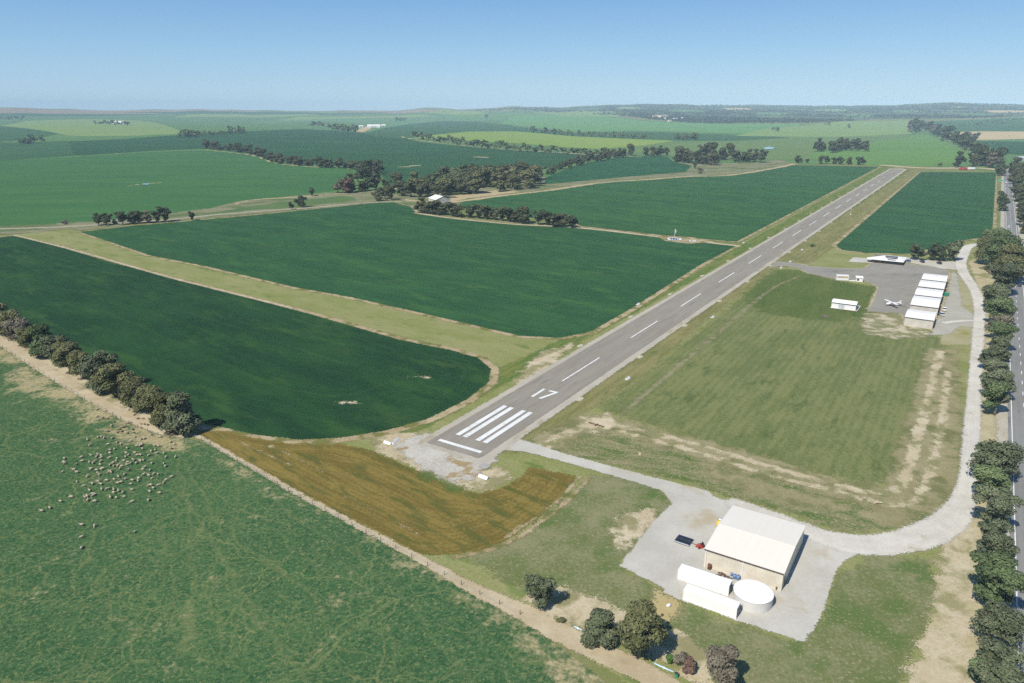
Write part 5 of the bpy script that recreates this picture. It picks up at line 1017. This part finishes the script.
kL = [uv(W(*q)) for q in ((581, 346), (630, 318), (670, 294.5), (702.5, 276.7), (728, 261), (750, 248), (768, 237.5))]
kR = [uv(W(*q)) for q in ((580, 398.7), (640, 358), (684.5, 326), (719.5, 301.7), (747, 282), (790, 252), (806, 241), (820, 231), (834, 222), (859, 202.5))]
print('pads L', [tuple(round(c) for c in q) for q in kL]); print('pads R', [tuple(round(c) for c in q) for q in kR])
vl, vr = float(np.median([q[1] for q in kL])), float(np.median([q[1] for q in kR]))
u0 = float(np.median([q[0] % 60 for q in kR])); print('lateral', vl, vr, 'RLEN', RLEN, 'PER', PER)
for k in range(1, 22):
    u = 50.2 + 50.7 * (k - 1)
    if k > 1: edge_light(u, vl, f'{nth(k - 1)} lime edge light pad from the near threshold on the crop side of the runway')
    if not 535 < u < 580: edge_light(u, vr, f'{nth(k if u < 535 else k - 1)} lime edge light pad from the near threshold on the infield side of the runway')
def gable_marker(px, label, L=2.6, ang=None, group='white gable markers along the strip'):
    p = W(*px); o = thing('gable_marker', label, 'marker', (p[0], p[1], .12), RANG if ang is None else ang, group)
    MB().prism([(-.6, 0), (.6, 0), (.04, .62), (-.04, .62)], -L / 2, L / 2, 'x').build('panel', M_WHITE, o); MB().box(-L / 2 + .1, L / 2 - .1, -.66, .66, -.1, -.004).build('base_frame', M_GALV, o)
for q, lab in (((627.5, 379), 'white gable marker nearest the threshold beside the mown infield'), ((712.5, 317.5), 'white gable marker halfway along the infield edge'), ((781, 268), 'white gable marker at the near side of the taxiway mouth'), ((790, 261.8), 'white gable marker at the far side of the taxiway mouth'), ((802, 250), 'white gable marker on the verge just past the taxiway'),
               ((850.5, 214.5), 'farthest white gable marker on the right verge'), ((638, 304.5), 'white gable marker on the dirt margin of the middle crop field'), ((743.5, 243), 'white gable marker where the farm track meets the runway strip')): gable_marker(q, lab)
# threshold corner markers
pa, pb, pc = W(384.5, 442.6), W(392, 445.2), W(398, 439.4)
o = thing('corner_marker', 'white angled marker of two bars at the left corner of the threshold', 'marker', (pb[0], pb[1], .12))
for q in (pa, pc):
    d = q - pb; L = float(np.hypot(*d)); a = math.atan2(d[1], d[0])
    b = MB().prism([(-.55, 0), (.55, 0), (.05, .6), (-.05, .6)], .3, L, 'x').build('bar', M_WHITE, o); b.rotation_euler = (0, 0, a)
p = W(483.5, 477.3); a, ang, L = frame((479.5, 476.6), (487.8, 479.8)); gable_marker((483.6, 477.8), 'large white marker box with a dark end below the threshold corner', 3.0, ang); 
q = W(484, 466.8); o = thing('concrete_disc', 'pale grey concrete disc in the grass beside the threshold', 'disc', (q[0], q[1], .2)); MB().lathe([(1.55, -.2), (1.55, .03), (1.4, .06), (.01, .06)], 24).build('slab', paint('weathered_concrete', (.33, .31, .28, 1), .9, .1), o); MB().lathe([(.2, .063), (.2, .12), (.01, .12)], 12).build('cover', M_GALV, o)
# windsock and signal circle on the farm track
p = W(674.4, 237.2); o = thing('windsock', 'tall windsock mast with a white sock hanging down', 'windsock', (p[0], p[1], 0))
MB().tube([(0, 0, -.3), (0, 0, 6.0)], [.12, .07], 8).build('mast', M_WHITE, o); MB().tube([(0, 0, 5.9), (.4, -.2, 5.7), (.65, -.35, 5.0), (.75, -.4, 3.6), (.8, -.42, 2.6)], [.45, .42, .38, .3, .22], 12).build('sock', M_WHITE, o, True); MB().lathe([(.5, 5.85), (.5, 5.95), (.4, 5.95)], 16).build('ring', M_GALV, o)
def circle(px, rad, n, labc, labm, grp, sz):
    p = W(*px); o = thing('signal_circle', labc, 'signal circle', (p[0], p[1], .16))
    MB().lathe([(rad, -.1), (rad, .03), (.01, .05)], 32).build('disc', M_NAVY, o); MB().lathe([(rad + .25, -.1), (rad + .25, .01), (rad + .004, .02)], 32).build('gravel_rim', M_PAD, o)
    for k in range(n):
        a = 6.283 * k / n; t = thing('ring_marker', labm, 'marker', (p[0] + (rad - .6) * math.cos(a), p[1] + (rad - .6) * math.sin(a), .2), a, grp)
        MB().prism([(-.8, 0), (.8, 0), (.05, .55), (-.05, .55)], -sz, sz, 'x').build('panel', M_WHITE, t); MB().box(-sz, sz, -.82, .82, -.08, -.004).build('base_frame', M_DARK, t)
circle((674.5, 239.4), 5.2, 15, 'dark signal circle beneath the white windsock', 'white marker in the ring round the windsock circle', 'ring of white markers round the windsock circle', .3)
circle((692.5, 241.4), 2.6, 6, 'smaller dark signal circle right of the windsock', 'white marker in the ring of the smaller signal circle', 'ring of white markers round the smaller circle', .25)
# pale log and rusty rail on the infield tracks
a, ang, L = frame((873.5, 504.4), (882, 503.8)); o = thing('pale_log', 'pale fallen log on the worn track corner of the infield', 'log', (a[0], a[1], .15), ang); MB().tube([(0, 0, .25), (L * .5, .15, .3), (L, 0, .22)], [.3, .26, .16], 9).build('log_wood', M_CARD, o); MB().tube([(L * .5, .1, .3), (L * .7, .9, .5)], [.1, .05], 6).build('branch', M_CARD, o)
a, ang, L = frame((588.5, 423.2), (604, 427.6)); o = thing('drain_rail', 'rusty brown rail lying across the bare patch by the runway', 'rail', (a[0], a[1], .15), ang); MB().box(0, L, -.12, .12, 0, .28).build('rail_beam', M_RUST, o); MB().box(L * .5, L * .5 + .2, -.9, .9, -.1, .2).build('sleeper', M_RUST, o)
p = W(640, 454.6); o = thing('timber_stump', 'small pale stump on the patchy grass above the gravel road', 'stump', (p[0], p[1], .1)); MB().tube([(0, 0, -.1), (0, .03, .45)], [.45, .36], 9).build('stump_wood', M_CARD, o)
# grey mat on the lawn near the shed
shrub('flat grey weedy clump on the lawn in front of the white shed', (825, 317), 5, .5, L_BROWN, 2, 'bushes on the airfield')
# stock fence between the sheep track and the paddock, and along the far end
def fence(name, label, px, gap, hgt=1.15, wires=4, m=M_TRIM, off=0):
    P, _ = smooth_line(WP(px), 1.0, 8); d = np.r_[0, np.cumsum(np.hypot(*(P[1:] - P[:-1]).T))]
    o = thing(name, label, 'fence', (P[0][0], P[0][1], gz(P[0]))); n = min(int(d[-1] / gap), 98); pts = []
    for k in range(n + 1):
        s = d[-1] * k / n; x, y = np.interp(s, d, P[:, 0]) - P[0][0], np.interp(s, d, P[:, 1]) - P[0][1]; z = gz((x + P[0][0], y + P[0][1])) - gz(P[0]); pts.append((x, y, z))
        MB().tube([(x, y, z - .2), (x + .02, y, z + hgt)], .07, 6).build('post', m, o)
    w = MB(); [w.tube([(x, y, z + hgt * (.2 + .75 * i / (wires - 1))) for x, y, z in pts], .006, 4, False) for i in range(wires)]; w.build('wire', M_GALV, o)
fence('stock_fence', 'post and wire stock fence between the sheep paddock and the dirt track', [(-40, 322), (0, 346), (60, 384.5), (120, 419), (165, 438), (200, 444)], 5.2)
fence('stock_fence', 'post and wire fence along the narrow track below the browned strip', [(202, 441), (250, 469), (300, 498), (360, 530), (420, 562), (470, 590), (520, 615)], 5.0)
fence('stock_fence', 'dark fence line across the end of the runway', [(878, 166.2), (905, 167.2), (935, 167.4), (958, 167.6)], 14, 2.6, 4, M_DARK)

# ------------------------------------------------------------------ sheep
def sheep_mesh(wool, down):
    m = MB(); m.ellipsoid((0, 0, .62), (.62, .34, .36), 10, 6); m.ellipsoid((-.3, 0, .64), (.34, .33, .33), 8, 5)
    for x in (-.38, .38):
        for y in (-.17, .17): m.tube([(x, y, .0), (x, y, .38)], [.05, .075], 5)
    m.cur = 1
    if down: m.tube([(.5, 0, .68), (.78, 0, .45)], [.17, .14], 7); m.ellipsoid((.9, 0, .27), (.15, .11, .2), 8, 5)
    else: m.tube([(.48, 0, .74), (.72, 0, .98)], [.18, .13], 7); m.ellipsoid((.86, 0, 1.02), (.2, .11, .13), 8, 5)
    hx, hz_ = (.86, .42) if down else (.74, 1.1)
    for s_ in (-1, 1): m.ellipsoid((hx, .16 * s_, hz_), (.05, .1, .03), 6, 4)
    m.tube([(-.6, 0, .7), (-.72, 0, .45)], [.06, .04], 5)
    return m.mesh('sheep', [wool, M_FACE], True)
SM = [sheep_mesh(M_WOOL, True), sheep_mesh(M_WOOL, False), sheep_mesh(M_WOOLD, True), sheep_mesh(M_WOOLD, False)]
Z1 = [(240, 65), (292, 75), (240, 112), (330, 168), (475, 100), (440, 68), (265, 240), (283, 250), (310, 290), (320, 325), (350, 320), (365, 278), (390, 290), (430, 315), (455, 268), (480, 240), (520, 255), (540, 250), (560, 165), (585, 228), (640, 242), (605, 297), (630, 300), (610, 325), (622, 345), (665, 347), (680, 372), (585, 333), (570, 360), (480, 345), (515, 358), (490, 300), (525, 285), (520, 295), (528, 318), (500, 295), (242, 355), (265, 362), (200, 360), (140, 372), (143, 397), (30, 412), (90, 452), (20, 465), (190, 405), (210, 410), (265, 398), (258, 420), (195, 450), (235, 455), (275, 445), (265, 450), (320, 422), (345, 428), (375, 425), (398, 430), (385, 445), (365, 380), (360, 395), (410, 395), (435, 405), (455, 410), (425, 345), (440, 358), (420, 370), (465, 385), (475, 390), (490, 410), (515, 397), (535, 392), (440, 453), (415, 482), (375, 497), (348, 515), (372, 538), (300, 522), (320, 465), (255, 540), (208, 543), (155, 555), (190, 585), (268, 578), (315, 572), (345, 580), (345, 600), (375, 588), (405, 598), (462, 580), (455, 543), (465, 520), (500, 525), (505, 508), (420, 512), (545, 435), (540, 482), (570, 490), (578, 455), (590, 412), (592, 508), (628, 482), (665, 412), (740, 372), (708, 275), (730, 290), (675, 430), (683, 518), (665, 535), (715, 498), (632, 550), (570, 552), (598, 570), (575, 592), (638, 602), (568, 648), (465, 657), (160, 628), (178, 648), (225, 608), (225, 655), (70, 628), (5, 655)]
Z2 = [(275, 120), (305, 125), (437, 152), (455, 150), (400, 180), (418, 172), (380, 190), (395, 205), (500, 125), (532, 125), (570, 127), (610, 128), (518, 158), (540, 160), (465, 192), (472, 212), (430, 215), (345, 145), (305, 205), (365, 212), (710, 315), (370, 430), (318, 468), (520, 182), (635, 602)]
STR = [(88, 523, 'a'), (92, 531, 'a'), (112, 509, 'a'), (117, 507, 'a'), (82, 536, 'stray'), (95, 548, 'x'), (135, 533, 'one'), (72, 508, 'b'), (42, 512, 'w')]
def put_sheep(x, y, kind, label, group):
    p = W(x, y); o = link(bpy.data.objects.new('sheep', SM[(0 if kind == 'c' else 2) + (random.random() < .3)])); tag(o, label, 'sheep', group)
    o.location = (p[0], p[1], .03); o.rotation_euler = (0, 0, random.gauss(2.6, .9)); s = random.uniform(.62, .78); o.scale = (s, s, s)
for k in range(46):
    a_, q_ = random.uniform(0, 6.283), random.random() ** .5
    x, y = 300 + 310 * q_ * math.cos(a_) + random.gauss(0, 20), 420 + 250 * q_ * math.sin(a_)
    if 20 < x < 760 and y > 240: Z1.append((x, y))
for x, y in Z1: put_sheep(60 + x / 6.4, 400 + y / 6.4, 'c', 'cream woolly sheep grazing among the scattered flock on the green paddock', 'cream sheep of the scattered flock')
for x, y in Z2: put_sheep(60 + x / 6.4, 400 + y / 6.4, 'd', 'dusty brown sheep standing on or near the bare ground by the track', 'dusty brown sheep near the bare ground')
for x, y, lab in ((82, 549, 'nearest stray sheep, below the flock on the green paddock'), (82, 538, 'stray sheep just above the nearest stray one'), (95, 527, 'stray sheep right of the pair below the flock'), (82, 526, 'left stray sheep of the pair below the flock'), (135, 533, 'lone sheep grazing apart, below the right side of the flock'), (42, 512, 'leftmost stray sheep on the green paddock'), (50, 509, 'second sheep from the left edge of the scattered flock'), (72, 498, 'third stray sheep along the left edge of the flock')):
    put_sheep(x, y, 'c', lab, 'stray sheep around the flock')
# ------------------------------------------------------------------ light, air, camera
SUN_EL, SUN_AZ = R(50), R(220)          # azimuth clockwise from +Y
sd = Vector((math.sin(SUN_AZ) * math.cos(SUN_EL), math.cos(SUN_AZ) * math.cos(SUN_EL), math.sin(SUN_EL)))
lamp = bpy.data.lights.new('sun', 'SUN'); lamp.energy = 4.5; lamp.angle = R(.53); lamp.color = (1, .95, .86)
so = link(bpy.data.objects.new('sun', lamp)); so.rotation_euler = (-sd).to_track_quat('-Z', 'Y').to_euler(); so.location = (0, 0, 400)
wd = bpy.data.worlds.new('World'); SC.world = wd; wd.use_nodes = True
nt = wd.node_tree; bg = nt.nodes['Background']
sk = nt.nodes.new('ShaderNodeTexSky'); sk.sky_type = 'NISHITA'; sk.sun_disc = False
sk.sun_elevation = SUN_EL; sk.sun_rotation = SUN_AZ; sk.altitude = 300; sk.air_density = 1.0; sk.dust_density = 0; sk.ozone_density = 3
tc = nt.nodes.new('ShaderNodeTexCoord'); sx = nt.nodes.new('ShaderNodeSeparateXYZ'); nt.links.new(tc.outputs['Generated'], sx.inputs[0])
cr = nt.nodes.new('ShaderNodeValToRGB'); nt.links.new(sx.outputs[2], cr.inputs[0])
E = cr.color_ramp.elements; E[0].position = 0; E[0].color = (3.6, 6.0, 8.2, 1); E[1].position = .5; E[1].color = (.85, 2.1, 4.9, 1)
e = E.new(.06); e.color = (2.7, 5.1, 7.8, 1); e = E.new(.13); e.color = (1.6, 3.8, 7.1, 1)
mx = nt.nodes.new('ShaderNodeMix'); mx.data_type = 'RGBA'; mx.inputs[0].default_value = .75
nt.links.new(sk.outputs[0], mx.inputs[6]); nt.links.new(cr.outputs[0], mx.inputs[7])
nt.links.new(mx.outputs[2], bg.inputs[0]); bg.inputs[1].default_value = .075
hz = MB().box(-14000, 14000, -14000, 14000, -14, 168).build('haze', NT('air').m)
hz['kind'] = 'stuff'; hz['label'] = 'thin blue air haze over the plain'
t = hz.data.materials[0].node_tree; pv = t.nodes.new('ShaderNodeVolumePrincipled'); oo = t.nodes.new('ShaderNodeOutputMaterial')
pv.inputs['Density'].default_value = 8e-5; pv.inputs['Color'].default_value = (.60, .82, .95, 1); pv.inputs['Anisotropy'].default_value = -.3
t.links.new(pv.outputs[0], oo.inputs['Volume'])
cam = bpy.data.cameras.new('camera'); co_ = link(bpy.data.objects.new('camera', cam)); SC.camera = co_
co_.location = (0, 0, H); co_.rotation_euler = (R(90) - PITCH, 0, 0)
cam.sensor_width = 36; cam.lens = F / 1024 * 36; cam.clip_start = .5; cam.clip_end = 60000
SC.render.engine = 'CYCLES'
vs = SC.view_settings; vs.view_transform = 'Standard'; vs.look = 'None'; vs.exposure = .5; vs.gamma = 1; vs.use_curve_mapping = False
SC.cycles.use_denoising = False; SC.cycles.use_adaptive_sampling = False; SC.cycles.max_bounces = 6; SC.cycles.diffuse_bounces = 3; SC.cycles.transparent_max_bounces = 24; SC.cycles.volume_bounces = 0
